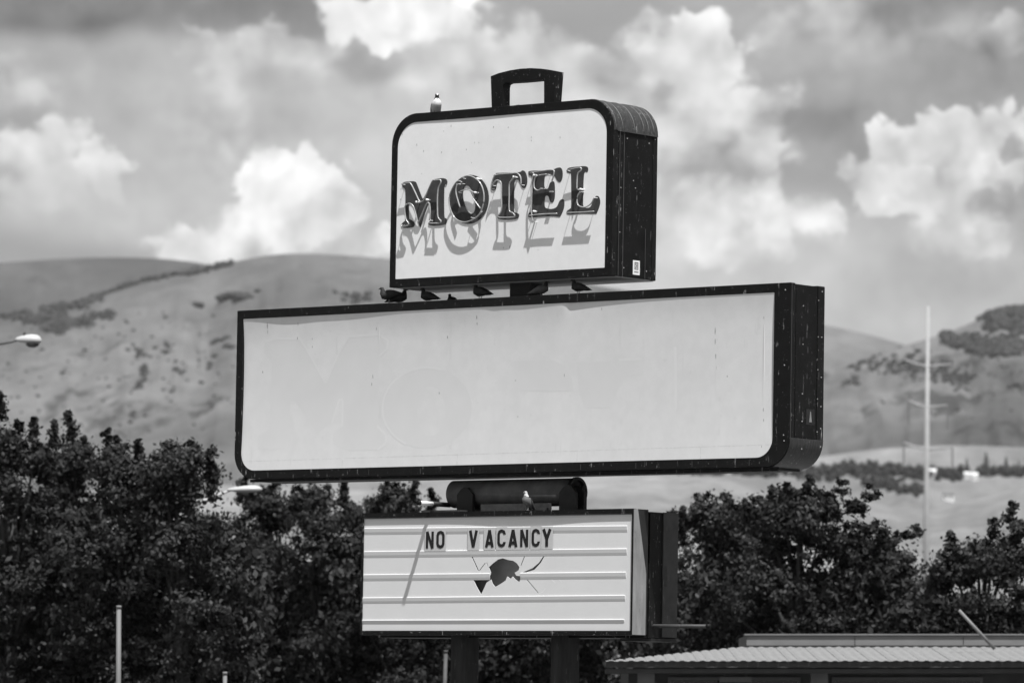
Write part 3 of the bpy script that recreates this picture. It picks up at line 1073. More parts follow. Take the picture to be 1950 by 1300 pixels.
def spline(pts, closed=True, n=4):
    """Catmull-Rom through 2-d points"""
    out = []
    m = len(pts)
    rng = range(m if closed else m - 1)
    for i in rng:
        g_ = lambda k: pts[k % m] if closed else pts[max(0, min(m - 1, k))]
        p0, p1, p2, p3 = g_(i - 1), g_(i), g_(i + 1), g_(i + 2)
        for k in range(n):
            t = k / n
            out.append(tuple(0.5 * ((2 * p1[a]) + (-p0[a] + p2[a]) * t + (2 * p0[a] - 5 * p1[a] + 4 * p2[a] - p3[a]) * t * t + (-p0[a] + 3 * p1[a] - 3 * p2[a] + p3[a]) * t ** 3) for a in (0, 1)))
    if not closed:
        out.append(tuple(pts[-1]))
    return out


def inset(outer_args, d):
    x0, x1, z0, z1, a, b, c, e, = outer_args
    f = lambda r: max(0.004, r - d)
    return round_rect(x0 + d, x1 - d, z0 + d, z1 - d, f(a), f(b), f(c), f(e))


def sheet_from_outline(name, outline, y, thick, mat, parent, holes=()):
    """flat plate with optional holes"""
    bm = bmesh.new()
    edges = []
    for loop in (outline,) + tuple(holes):
        vs_ = [bm.verts.new((p[0], y, p[1])) for p in loop]
        edges += [bm.edges.new((vs_[i], vs_[(i + 1) % len(vs_)])) for i in range(len(vs_))]
    bmesh.ops.triangle_fill(bm, edges=edges, use_beauty=True)
    if thick:
        r = bmesh.ops.extrude_face_region(bm, geom=list(bm.faces))
        for e in r['geom']:
            if isinstance(e, bmesh.types.BMVert):
                e.co.y += thick
        bmesh.ops.recalc_face_normals(bm, faces=bm.faces)
    else:
        for f_ in bm.faces:
            if f_.normal.y > 0: f_.normal_flip()
    me = bpy.data.meshes.new(name); bm.to_mesh(me); bm.free()
    me.materials.append(mat)
    o = bpy.data.objects.new(name, me); COL.objects.link(o); o.parent = parent
    return o


def face_panel(args, inner_off, yfun, mat, parent, name='face_panel', nx=90, nz=46):
    """warped sheet that fills a frame; yfun(fx, fz) gives its local depth"""
    x0, x1, z0, z1 = args
    mb = MB()
    for j in range(nz + 1):
        fz = j / nz
        for i in range(nx + 1):
            fx = i / nx
            mb.v.append((x0 + (x1 - x0) * fx, yfun(fx, fz), z0 + (z1 - z0) * fz))
    for j in range(nz):
        for i in range(nx):
            k = j * (nx + 1) + i
            mb.f.append((k, k + 1, k + nx + 2, k + nx + 1))
    return mb.build(name, mat, parent, smooth=True, recalc=False)


def screws(pts, parent, axis='x', r=.0085):
    for p in pts:
        p = Vector(p)
        d = Vector((.008, 0, 0)) if axis == 'x' else Vector((0, -.008, 0))
        MB().tube([p, p + d, p + d * 1.4], [r, r, r * .5], 7).build('screw', M['screw'], parent)


# ---------------- main cabinet
YM0, YM1 = 0.0, 0.81
xl, zt = S(452, 592.5, YM0); xr, _ = S(1507, 536.5, YM0)
_, zt2 = S(1507, 536.5, YM0)
_, zb1 = S(700, 906, YM0); _, zb2 = S(1400, 890.5, YM0)
zT = (zt + zt2) / 2; zB = (zb1 + zb2) / 2
RC = .40
margs = (xl, xr, zB, zT, RC, RC, .015, .015)
fb = .20           # width of the frame band on the front
side_in = inset(margs, .012)
outer = round_rect(*margs)
xi0, zi0 = S(463, 608, YM0); xi1, zi1 = S(1474.5, 556, YM0)
_, zj0 = S(503, 895.4, YM0); _, zj1 = S(1430, 870.5, YM0)
mi = (xi0, xi1, (zj0 + zj1) / 2, (zi0 + zi1) / 2)
inner = round_rect(*mi, RC * .72, RC * .72, .012, .012)
cab = MB()
cab.ring_xz(outer, inner, YM0, .10)                                        # front retainer
cab.ring_xz(side_in, inset(margs, .05), .10, YM1 - .16)
cab.ring_xz(outer, inset(margs, .05), YM1 - .16, YM1)
main_cab = cab.build('main_cabinet', M['black'], sign, bevel=.004)


def shadow_gap(fx):
    """how far the panel hangs back from the frame along its top edge (metres)"""
    x = 463 + fx * (1474 - 463)
    k = .004
    k += .013 * math.exp(-((x - 555) / 50) ** 2) + .009 * math.exp(-((x - 660) / 80) ** 2)
    k += .006 * math.exp(-((x - 1010) / 45) ** 2)
    if x > 1095: k += .023 * math.exp(-(x - 1098) / 70) * min(1, (x - 1095) / 9)
    k += .004 * math.exp(-((x - 960) / 12) ** 2)
    return k


def main_y(fx, fz):
    """sagging sheet: belly inwards, bottom edge pushed out"""
    top = max(0.0, (fz - .80) / .20)
    belly = 2.2 * (.066 * fz - .056 * fz * fz) + .001
    belly *= .85 + .15 * math.sin(fx * 5.2 + .6)
    wave = .0035 * math.sin(fx * 11 + 1) * math.sin(fz * 3.1)
    end = (2.2 * (.066 - .056) + .001) * (.85 + .15 * math.sin(fx * 5.2 + .6))
    return YM0 + .004 + belly + wave + (shadow_gap(fx) - .004 - end) * top ** 2


mpanel = face_panel(mi, 0, main_y, M['white_main'], main_cab, nx=150, nz=60)
for o_ in (mpanel,):
    pass
# rear panel and inner back so that no light leaks through
MB().prism_xz(inset(margs, .055), YM1 - .05, YM1 - .03).build('rear_panel', M['white'], main_cab)
# side skin, corner plates, seams
MB().box(xr - .0125, xr - .006, .13, YM1 - .18, zB + RC + .02, zT - .03).build('side_panel', M['black_plain'], main_cab)
MB().box(xr - .004, xr + .006, YM0 + .012, YM0 + .020, zB + RC, zT - .01).box(xr - .004, xr + .005, .002, YM1, zB + RC - .006, zB + RC + .006).build('seam', M['steel_grey'], main_cab)
arc = round_rect(*margs)[11:22]
cp = MB()
arcp = [(xr - RC + (RC + .006) * math.cos(R(270 + 9 * k)), zB + RC + (RC + .006) * math.sin(R(270 + 9 * k))) for k in range(11)]
cp.add([(x, .01, z) for x, z in arcp] + [(x, YM1 - .005, z) for x, z in arcp], [(i, i + 1, 12 + i, 11 + i) for i in range(10)])
cp.build('corner_plate', M['corner'], main_cab, smooth=True)
# lower flange and underside
MB().box(xl + RC * .9, xr - RC * .9, .06, YM1 - .06, zB - .035, zB - .004).build('underside', M['steel_dark'], main_cab)
MB().box(xl + RC * .75, xl + 6.2, .04, .062, zB - .045, zB - .002).box(xl + 6.2, xr - RC * .55, .045, .067, zB - .06, zB - .002).build('drip_flange', M['black_plain'], main_cab)
for k in range(10):
    fx = xl + .7 + k * (xr - xl - 1.4) / 9
    MB().box(fx - .004, fx + .004, -.004, .0, zB + .02, zB + .10).build('joint', M['steel_grey'], main_cab)
hz = zT - zB
scr = [(xr - .006, .30, zT - hz * q) for q in (.12, .33, .60, .75, .9)] + [(xr + .001, .74, zT - hz * q) for q in (.03, .28, .5, .66, .78, .95 - .07)]
scr += [(xr - .004, .66, zT - hz * q) for q in (.08, .28, .46, .62, .8)]
screws(scr, main_cab)
screws([(xr - .10, 0, zT - hz * q) for q in (.04, .45, .83)] + [(xr - .09, 0, zB + RC - .04)], main_cab, 'y')
# worn patch where a label was
xlb = xr + .0
lb = MB().box(xr - .006, xr - .002, .40, .60, zB + hz * .235, zB + hz * .32).build('worn_label', M['steel_dark'], main_cab)
MB().add([(xr, .47, zB + hz * .25), (xr, .53, zB + hz * .25), (xr, .51, zB + hz * .305), (xr, .49, zB + hz * .31)], [(0, 1, 2, 3)]).build('label_remnant', M['pale_metal'], lb)
# cover strip along the bottom of the panel: thin lines
def panel_y(x, z, lift=.0004):
    fx = (x - mi[0]) / (mi[1] - mi[0]); fz = (z - mi[2]) / (mi[3] - mi[2])
    return main_y(fx, fz) - lift
def line_on_panel(mb, xa, za, xb, zb_, w, n=24):
    for k in range(n):
        x0 = xa + (xb - xa) * k / n; x1 = xa + (xb - xa) * (k + 1) / n
        z0 = za + (zb_ - za) * k / n; z1 = za + (zb_ - za) * (k + 1) / n
        if abs(xb - xa) > abs(zb_ - za):
            q = [(x0, z0 - w), (x1, z1 - w), (x1, z1 + w), (x0, z0 + w)]
        else:
            q = [(x0 - w, z0), (x0 + w, z0), (x1 + w, z1), (x1 - w, z1)]
        mb.add([(a, panel_y(a, b), b) for a, b in q], [(0, 1, 2, 3)])
ln = MB()
pa = S(480, 878, .01); pb_ = S(1472, 846, .01)
line_on_panel(ln, mi[0] + .02, pa[1], mi[1] - .02, pb_[1], .004, 60)
for xq in (652, 871, 1099, 1334):
    q = S(xq, 872, .01)
    line_on_panel(ln, q[0], mi[2] + .01, q[0], mi[2] + .17, .005, 3)
ln.build('seam_line', M['stain_soft'], main_cab)
# ghosts of the old lettering
def on_main(pts, close=True):
    return [S(460 + x / 3.75, 590 + y / 3.75, .02) for x, y in pts]
def ghost_sheet(pts, lift, mat, name='faded_letter', holes=()):
    o = sheet_from_outline(name, pts, 0, 0, mat, main_cab, holes)
    bm = bmesh.new(); bm.from_mesh(o.data)
    bmesh.ops.subdivide_edges(bm, edges=[e for e in bm.edges if e.calc_length() > .2], cuts=9, use_grid_fill=True)
    for v in bm.verts:
        v.co.y = panel_y(v.co.x, v.co.z, lift)
    bm.to_mesh(o.data); bm.free()
    return o
ghostM = [(150, 300), (160, 225), (230, 205), (410, 205), (470, 300), (590, 520), (690, 300), (760, 190), (980, 175), (1040, 215), (1030, 280), (975, 330), (965, 830), (1030, 890), (1030, 950), (970, 1000), (760, 1005), (650, 960), (650, 880), (715, 830), (715, 640), (690, 640), (640, 800), (540, 880), (380, 660), (340, 660), (330, 900), (300, 990), (180, 1000), (115, 990), (110, 900), (190, 850), (210, 370)]
gp = on_main(ghostM)
ghost_sheet(gp, .0005, M['ghost'])
co = [(1320 + 320 * math.cos(a), 700 + 290 * math.sin(a)) for a in np.linspace(0, 2 * math.pi, 40, endpoint=False)]
ci = [(1350 + 100 * math.cos(a), 720 + 180 * math.sin(a)) for a in np.linspace(0, 2 * math.pi, 30, endpoint=False)]
ghost_sheet(on_main(co), .0005, M['ghost'], holes=(on_main(ci),))
def on_main2(pts):
    return [S(960 + x / 3.68, 570 + y / 3.68, .02) for x, y in pts]
ghost_sheet(on_main2([(60, 430), (330, 425), (420, 460), (470, 560), (480, 640), (330, 645), (100, 640)]), .0005, M['ghost'])
ghost_sheet(on_main2([(500, 440), (960, 425), (970, 520), (860, 540), (800, 620), (740, 760), (560, 760), (520, 640)]), .0005, M['ghost'])
ghost_sheet(on_main2([(1185, 330), (1205, 330), (1210, 760), (1190, 810), (1130, 850), (1130, 835), (1175, 800), (1192, 755)]), .0006, M['ghost_light'])
ghost_sheet(on_main2([(800, 412), (955, 408), (955, 424), (800, 430)]), .0006, M['ghost_light'])
def ghost_edge(pts, w):
    ge_ = MB()
    for (ax, az), (bx, bz) in zip(pts[:-1], pts[1:]):
        d = Vector((bx - ax, bz - az)); 
        if d.length < 1e-6: continue
        nn = Vector((-d.y, d.x)).normalized() * w
        n = max(1, int(d.length / .15))
        for k in range(n):
            a = Vector((ax, az)).lerp(Vector((bx, bz)), k / n); b = Vector((ax, az)).lerp(Vector((bx, bz)), (k + 1) / n)
            q = [a - nn, b - nn, b + nn, a + nn]
            ge_.add([(p.x, panel_y(p.x, p.y, .0009), p.y) for p in q], [(0, 1, 2, 3)])
    ge_.build('faded_outline', M['ghost_light'], main_cab, recalc=False)
ghost_edge(gp[1:12], .018); ghost_edge(gp[12:16], .02); ghost_edge(gp[19:23], .018); ghost_edge(gp[24:26], .012)
cop = on_main(co); ghost_edge(cop[13:33], .018)
# run-off specks
def specks(pts, parent, yf, mat='stain', name='stain'):
    mb = MB()
    for (x, y, w, h) in pts:
        cx_, cz_ = S(x, y, .02)
        w_, h_ = w / 130 * .65, h / 130
        n = 9
        v = []
        for k in range(n):
            a = 2 * math.pi * k / n
            xx_, zz_ = cx_ + math.cos(a) * w_ * .5 * random.uniform(.6, 1.2), cz_ + math.sin(a) * h_ * .5 * random.uniform(.8, 1.1)
            v.append((xx_, yf(xx_, zz_), zz_))
        mb.add(v, [tuple(range(n))])
    o = mb.build(name, M[mat], parent)
    o['kind'] = 'stuff'
    return o
ms = []
for (x, y, w, h) in ((509, 620, 3, 14), (509, 632, 2, 8), (567, 617, 2, 8), (565, 644, 3, 6), (593, 645, 2, 4), (593, 660, 2, 4), (716, 626, 2, 7), (908, 604, 3, 8), (908, 616, 3, 5), (851, 642, 4, 6), (498, 708, 3, 5), (708, 716, 2, 10), (706, 731, 3, 7), (835, 748, 3, 5), (1146, 588, 2, 7), (1361, 630, 3, 14), (1361, 650, 2, 12), (1362, 678, 3, 10), (1363, 700, 2, 12), (1384, 716, 3, 4), (1073, 714, 2, 7), (1454, 605, 2, 5), (1453, 780, 2, 8), (1454, 800, 2, 6), (1451, 850, 2, 4), (985, 793, 3, 3), (980, 724, 3, 3)):
    ms.append((x, y, w, h))
specks(ms, main_cab, lambda a, b: panel_y(a, b, .0012))
specks([(720, 640, 4, 60), (560, 700, 5, 40), (1180, 640, 6, 50), (1362, 720, 5, 90), (1453, 700, 8, 180), (640, 660, 5, 50), (850, 660, 5, 40), (1300, 690, 5, 60)], main_cab, lambda a, b: panel_y(a, b, .0010), 'ghost', 'run_mark')

# ---------------- suitcase cabinet
YS0, YS1 = .0, 1.06
sx0, _ = S(744, 400, YS0); sx1, _ = S(1166.2, 400, YS0)
_, z1 = S(800, 215.4, YS0); _, z2 = S(1100, 191.1, YS0)
_, z3 = S(759, 547, YS0); _, z4 = S(1165.6, 524.7, YS0)
sT, sB = (z1 + z2) / 2, (z3 + z4) / 2
RS = .47
sargs = (sx0, sx1, sB, sT, .015, .015, RS, RS)
s_outer = round_rect(*sargs)
bx0, _ = S(755, 400, YS0); bx1, _ = S(1153, 400, YS0)
_, w1 = S(800, 232.5, YS0); _, w2 = S(1100, 207.5, YS0)
_, w3 = S(752.5, 531, YS0); _, w4 = S(1152, 510, YS0)
si = (bx0, bx1, (w3 + w4) / 2, (w1 + w2) / 2)
s_inner = round_rect(*si, .012, .012, RS * .78, RS * .78)
sc = MB()
sc.ring_xz(s_outer, s_inner, YS0, YS0 + .10)
sc.ring_xz(inset(sargs, .010), inset(sargs, .05), YS0 + .10, YS0 + .26)
sc.ring_xz(inset(sargs, .020), inset(sargs, .05), YS0 + .26, YS1 - .10)
sc.ring_xz(inset(sargs, .006), inset(sargs, .05), YS1 - .10, YS1)
case = sc.build('suitcase_cabinet', M['black'], sign, bevel=.004)


def case_y(fx, fz):
    top = max(0.0, (fz - .75) / .25)
    x = 755 + fx * 398
    gap = .001 + .005 * math.exp(-((x - 900) / 70) ** 2)
    return YS0 + .007 + gap * top ** 2 + .004 * math.sin(fx * 5) * math.sin(fz * 3.1)


face_panel(si, 0, case_y, M['white'], case, nx=80, nz=50)
MB().prism_xz(inset(sargs, .055), YS1 - .05, YS1 - .03).build('rear_panel', M['white'], case)
MB().box(sx0 + .06, sx1 - .03, YS0 + .09, YS1 - .03, sB - .006, sB + .012).build('underside', M['under'], case)
MB().box(sx1 - .0195, sx1 - .0135, YS0 + .285, YS1 - .02, sB + .02, sT - RS).build('side_panel', M['black_plain'], case)
# rounded, seamed covers over the top corners
for sgn, cx_ in ((1, sx1 - RS), (-1, sx0 + RS)):
    rr = RS + .004
    arcp = [(cx_ + sgn * rr * math.cos(R(90 * k / 12)), sT - RS + rr * math.sin(R(90 * k / 12))) for k in range(13)]
    c_ = MB()
    c_.add([(x, YS0 + .015, z) for x, z in arcp] + [(x, YS1 - .004, z) for x, z in arcp], [(i, i + 1, 14 + i, 13 + i) for i in range(12)])
    cov = c_.build('corner_cover', M['corner'], case, smooth=True)
    for yy in (YS0 + .06, YS0 + .22, YS0 + .50, YS0 + .72, YS0 + .84, YS0 + .96):
        MB().tube([(x, yy, z) for x, z in arcp], .0065, 6).build('seam', M['seam'], cov, smooth=True)
    MB().box(min(arcp[0][0], arcp[0][0] + sgn * .006), max(arcp[0][0], arcp[0][0] + sgn * .006), YS0 + .10, YS1 - .01, sT - RS - .012, sT - RS + .006).build('trim', M['steel_grey'], cov)
MB().tube([(sx1 - .006, YS0 + .265, sB + .01), (sx1 - .006, YS0 + .265, sT - RS)], .007, 6).tube([(sx1 - .004, YS0 + .16, sB + .01), (sx1 - .004, YS0 + .16, sT - RS)], .006, 6).tube([(sx1 - .008, YS1 - .26, sB + .01), (sx1 - .008, YS1 - .26, sB + .75)], .005, 6).build('edge_bead', M['steel_grey'], case)
sh = sT - sB
screws([(sx1 - .014, YS0 + .34, sT - RS - .1), (sx1 - .014, YS1 - .2, sT - RS - .12), (sx1 - .014, YS1 - .06, sT - RS - .05), (sx1 - .014, YS0 + .30, sB + .14), (sx1 - .014, YS1 - .22, sB + .13),
        (sx1 - .012, YS0 + .20, sB + sh * .5), (sx1 - .012, YS0 + .19, sB + sh * .25), (sx1 - .014, YS0 + .5, sB + sh * .55), (sx1 - .014, YS0 + .55, sB + sh * .51)], case)
# small white sticker
yS_ = [YS0 + .52, YS0 + .68]
zS = (sB + .06, sB + .27)
stk = MB().box(sx1 - .0135, sx1 - .010, yS_[0], yS_[1], zS[0], zS[1]).build('sticker', M['sticker'], case)
k_ = MB()
X = sx1 - .0095
def side_rect(y0, y1, z0, z1):
    k_.add([(X, y0, z0), (X, y1, z0), (X, y1, z1), (X, y0, z1)], [(0, 1, 2, 3)])
ys, zs = yS_[0], zS[0]
side_rect(ys + .035, ys + .048, zs + .075, zs + .185); side_rect(ys + .112, ys + .125, zs + .075, zs + .185)
side_rect(ys + .048, ys + .112, zs + .172, zs + .185); side_rect(ys + .048, ys + .112, zs + .075, zs + .087)
side_rect(ys + .085, ys + .103, zs + .095, zs + .165); side_rect(ys + .056, ys + .074, zs + .135, zs + .165); side_rect(ys + .056, ys + .074, zs + .095, zs + .122); side_rect(ys + .074, ys + .085, zs + .124, zs + .134)
for j in range(4):
    side_rect(ys + .035 + j * .025, ys + .052 + j * .025, zs + .03, zs + .052)
k_.build('emblem', M['glyph'], stk)

# handle
YH0, YH1 = .33, .50
Hp = lambda x, y: S(x, y, YH0)
ho = [Hp(936.5, 210), Hp(934.5, 145.5)] + [Hp(x, y) for x, y in ((950, 139.5), (970, 134.5), (990, 131.2), (1010, 130), (1030, 131), (1045, 133), (1059.5, 136)) ] + [Hp(1055, 198)]
hi_ = [Hp(957, 208), Hp(957.5, 166), Hp(959, 160), Hp(964, 157.5), Hp(990, 156), Hp(1030, 152.3), Hp(1034, 152.2), Hp(1036, 155), Hp(1036, 199)]
outline = ho + hi_[::-1]
handle = sheet_from_outline('handle', outline, YH0, YH1 - YH0, M['black'], case)
nest = MB()
for k in range(26):
    a = random.uniform(0, 6.28)
    nest.tube([(S(970, 203, .4)[0] + random.gauss(0, .12), .42 + random.gauss(0, .06), sT + random.uniform(.01, .05)),
               (S(970, 203, .4)[0] + random.gauss(0, .16), .42 + random.gauss(0, .08), sT + random.uniform(.005, .07))], .004, 4)
no = nest.build('nest', M['plate_grey'], None)
no.matrix_world = SIGN_M
tag(no, 'scrap of twig nest in the handle of the suitcase sign', 'nest')

# MOTEL letters, painted flat, with broken neon outlines standing off the face
Z1 = lambda pts, dep: [S(750 + x / 4.756, 310 + y / 4.756, dep) for x, y in pts]
LM = [(75, 195), (95, 175), (160, 168), (192, 172), (208, 195), (258, 325), (268, 322), (345, 170), (385, 147), (440, 140), (474, 150), (483, 175), (475, 198), (456, 218), (455, 478), (474, 502), (476, 540), (455, 560), (380, 570), (320, 565), (312, 545), (332, 522), (336, 495), (332, 375), (312, 372), (265, 500), (242, 572), (230, 570), (190, 430), (165, 380), (140, 372), (135, 400), (135, 500), (150, 515), (180, 535), (186, 565), (165, 585), (100, 590), (66, 580), (68, 555), (88, 535), (102, 512), (105, 380), (103, 250), (80, 222)]
LT = [(880, 235), (880, 205), (920, 108), (942, 93), (1130, 86), (1160, 70), (1188, 82), (1205, 130), (1205, 190), (1185, 228), (1160, 222), (1145, 190), (1128, 158), (1108, 150), (1095, 165), (1090, 205), (1087, 425), (1102, 450), (1130, 464), (1130, 490), (1110, 508), (1040, 516), (960, 512), (938, 495), (945, 470), (967, 452), (975, 425), (975, 195), (965, 166), (946, 158), (932, 182), (925, 230), (906, 250), (886, 246)]
LE = [(1218, 92), (1240, 74), (1420, 64), (1480, 46), (1512, 46), (1528, 82), (1525, 140), (1506, 175), (1480, 165), (1455, 122), (1420, 108), (1382, 110), (1366, 130), (1362, 210), (1376, 236), (1396, 230), (1414, 182), (1436, 168), (1455, 186), (1458, 300), (1446, 350), (1426, 362), (1412, 345), (1402, 310), (1386, 298), (1368, 312), (1365, 390), (1382, 412), (1430, 418), (1474, 400), (1500, 346), (1525, 330), (1543, 346), (1540, 410), (1510, 480), (1490, 490), (1420, 484), (1240, 495), (1215, 480), (1225, 452), (1248, 430), (1255, 300), (1252, 140), (1226, 116)]
LL = [(1565, 72), (1588, 45), (1700, 32), (1746, 35), (1760, 56), (1752, 86), (1722, 102), (1714, 330), (1716, 392), (1742, 408), (1780, 398), (1806, 340), (1832, 301), (1860, 312), (1868, 370), (1840, 450), (1820, 463), (1700, 462), (1590, 470), (1562, 455), (1572, 432), (1596, 415), (1606, 380), (1605, 120), (1595, 97), (1570, 88)]
def tilt_ell(cx, cy, rx, ry, sk, n=40):
    return [(cx + rx * math.cos(a) + sk * math.sin(a), cy + ry * math.sin(a)) for a in np.linspace(0, 2 * math.pi, n, endpoint=False)]
YL = YS0 + .0005
lets = [('letter', LM, ()), ('letter', tilt_ell(682, 332, 177, 222, -10), (tilt_ell(681, 334, 52, 128, 22, 28),)), ('letter', LT, ()), ('letter', LE, ()), ('letter', LL, ())]
for nm, ol, hl in lets:
    pts = Z1(ol, YL)
    if len(ol) < 60 and not hl:
        pts = spline(pts, True, 3)
    o = sheet_from_outline(nm, pts, YL, .006, M['letter_dark'], case, [Z1(h, YL) for h in hl])
STAND = .084
YN = YS0 - STAND
tubes = [
    [(70, 195), (110, 186), (140, 180), (158, 195), (190, 260), (225, 335), (240, 352), (258, 350), (275, 330), (345, 172), (375, 158), (420, 155), (426, 180), (405, 225), (396, 300), (395, 400), (400, 490), (426, 525), (412, 545), (320, 547)],
    [(66, 560), (75, 578), (128, 566), (132, 545), (108, 505), (98, 420), (112, 378), (150, 370), (178, 398), (200, 470), (215, 532), (226, 530), (262, 450), (298, 372), (320, 368), (330, 450), (322, 520)],
    [(610, 188), (615, 175), (580, 165), (545, 205), (510, 280), (500, 350), (512, 420), (550, 495), (600, 530), (660, 535), (740, 500), (790, 440), (815, 350), (812, 260), (780, 180), (720, 130), (660, 118), (620, 140)],
    [(575, 190), (562, 250), (572, 310), (600, 405)], [(585, 270), (640, 246), (690, 250), (735, 275)], [(715, 320), (745, 360), (785, 415)], [(700, 495), (740, 500), (800, 440)],
    [(880, 235), (885, 190), (905, 130), (925, 108), (1080, 95), (1118, 95), (1148, 130), (1152, 200)],
    [(890, 205), (920, 165), (946, 160), (972, 185), (974, 300), (974, 430), (946, 480), (960, 495), (1090, 490), (1080, 455), (1046, 430), (1045, 300), (1046, 200), (1060, 165), (1090, 130)],
    [(1235, 90), (1330, 75), (1440, 65), (1450, 100), (1432, 165)], [(1335, 232), (1305, 250), (1272, 225), (1274, 155), (1300, 118), (1385, 104)],
    [(1265, 110), (1245, 200), (1243, 330), (1246, 440), (1255, 500), (1262, 530)], [(1222, 478), (1340, 465), (1480, 460)], [(1410, 262), (1445, 262)],
    [(1565, 72), (1620, 55), (1690, 44), (1695, 70), (1668, 95), (1660, 160), (1658, 240)], [(1690, 262), (1665, 300), (1660, 360), (1685, 395), (1740, 400), (1790, 365), (1812, 315)],
    [(1568, 452), (1690, 448), (1812, 440)],
]
sup = MB()
for tpts in tubes:
    p2 = Z1(tpts, YN)
    sp = spline(p2, False, 4)
    MB().tube([(x, YN, z) for x, z in sp], .0085, 8, flat=1.6).build('neon_tube', M['neon'], case, smooth=True)
    for (x, z) in (p2[0], p2[-1])[:1 if len(p2) < 6 else 2]:
        MB().tube([(x, YN + .005, z), (x, YS0 + .012, z)], .0045, 5).build('tube_support', M['porcelain'], case)
for (x, y) in ((205, 355), (298, 335), (735, 270), (1085, 128), (1270, 112), (1690, 240), (755, 145), (1268, 440)):
    q = Z1([(x, y)], YN)[0]
    MB().tube([(q[0], YN - .012, q[1]), (q[0], YN + .03, q[1]), (q[0], YS0 + .012, q[1])], [.016, .016, .008], 9).build('electrode', M['porcelain'], case, smooth=True)
# dead sockets below some letters: loose wires
MB().tube([(Z1([(700, 275)], YN)[0][0], YN, Z1([(700, 275)], YN)[0][1])] + [(Z1([(a, b)], YN + .03)[0][0], YN + .03, Z1([(a, b)], YN + .03)[0][1]) for a, b in ((715, 300), (735, 310), (720, 340))], .004, 5).build('loose_wire', M['neon_black'], case)
specks([(860, 240, 2, 5), (846, 250, 3, 2), (941, 242, 3, 3), (969, 243, 2, 3), (1013, 262, 2, 4), (1013, 268, 3, 2), (1068, 262, 2, 5), (795, 276, 2, 5), (808, 288, 2, 5), (842, 290, 2, 4), (889, 285, 2, 3), (905, 272, 2, 4), (913, 272, 2, 3), (899, 310, 2, 2), (804, 331, 2, 2), (767, 256, 2, 4), (960, 472, 2, 3), (972, 470, 2, 6), (1026, 476, 2, 2), (764, 380, 2, 3), (765, 360, 2, 4)], case, lambda a, b: case_y((a - si[0]) / (si[1] - si[0]), (b - si[2]) / (si[3] - si[2])) - .003)

# neck between the cabinets
nx0, _ = S(985, 548, .3); nx1, _ = S(1003, 548, .3)
MB().box(nx0 - .1, nx1 + .1, .25, .55, zT + .002, sB - .008).build('neck', M['steel_dark'], sign)

# ---------------- pipe, saddles
YP = .405
px0, pz0 = S(866, 931, YP); px1, pz1 = S(1101, 926, YP)
prd = .205
zP = (pz0 + pz1) / 2
zP = min(zP, zB - .07 - prd)
pm_ = MB()
nS = 28
for (xa, ra) in ((px0, prd), (px1, prd), (px1, prd - .025), (px1 - .35, prd - .025)):
    pm_.v += [(xa, YP + ra * math.cos(2 * math.pi * k / nS), zP + ra * math.sin(2 * math.pi * k / nS)) for k in range(nS)]
for q in range(3):
    pm_.f += [(q * nS + k, q * nS + (k + 1) % nS, (q + 1) * nS + (k + 1) % nS, (q + 1) * nS + k) for k in range(nS)]
pm_.f.append(tuple(range(nS))); pm_.f.append(tuple(3 * nS + k for k in range(nS)))
pipe = pm_.build('support_pipe', M['pipe'], sign, smooth=False)
for p_ in pipe.data.polygons: p_.use_smooth = len(p_.vertices) == 4
rim = MB()
for (xa, ra) in ((px1 - .05, prd + .012), (px1 + .006, prd + .012), (px1 + .006, prd - .03), (px1 - .05, prd - .03)):
    rim.v += [(xa, YP + ra * math.cos(2 * math.pi * k / nS), zP + ra * math.sin(2 * math.pi * k / nS)) for k in range(nS)]
for q in range(4):
    rim.f += [(q * nS + k, q * nS + (k + 1) % nS, ((q + 1) % 4) * nS + (k + 1) % nS, ((q + 1) % 4) * nS + k) for k in range(nS)]
rim.build('pipe_rim', M['steel_dark'], pipe)
MB().tube([(px1 - .34, YP, zP + .06), (px1 + .11, YP, zP + .06)], .022, 8).tube([(px1 + .07, YP, zP + .06), (px1 + .11, YP, zP + .06)], .036, 6).build('bolt', M['steel_dark'], pipe)

# ---------------- reader board
YR0, YR1 = -.11, .22          # front cabinet
rx0, _ = S(688, 1050, YR0); rx1, _ = S(1206, 1050, YR0)
_, r1 = S(690, 978, YR0); _, r2 = S(1207, 966.5, YR0)
_, r3 = S(686, 1208.5, YR0); _, r4 = S(1202, 1208.5, YR0)
rT, rB = (r1 + r2) / 2, (r3 + r4) / 2
rargs = (rx0, rx1, rB, rT, .01, .01, .01, .01)
ri = (rx0 + .035, rx1 - .035, rB + .065, rT - .085)
rc_ = MB()
rc_.ring_xz(round_rect(*rargs, 2), round_rect(*ri, .006, .006, .006, .006, 2), YR0, YR0 + .07)
rc_.ring_xz(inset(rargs, .006)[::5] if False else round_rect(rx0 + .006, rx1 - .006, rB + .006, rT - .006, .006, .006, .006, .006, 2), round_rect(rx0 + .03, rx1 - .03, rB + .03, rT - .03, .006, .006, .006, .006, 2), YR0 + .07, YR1)
board = rc_.build('reader_board', M['black'], sign)
MB().box(rx0 + .03, rx1 - .03, YR1 - .02, YR1 - .012, rB + .03, rT - .03).build('back_sheet', M['inside'], board)
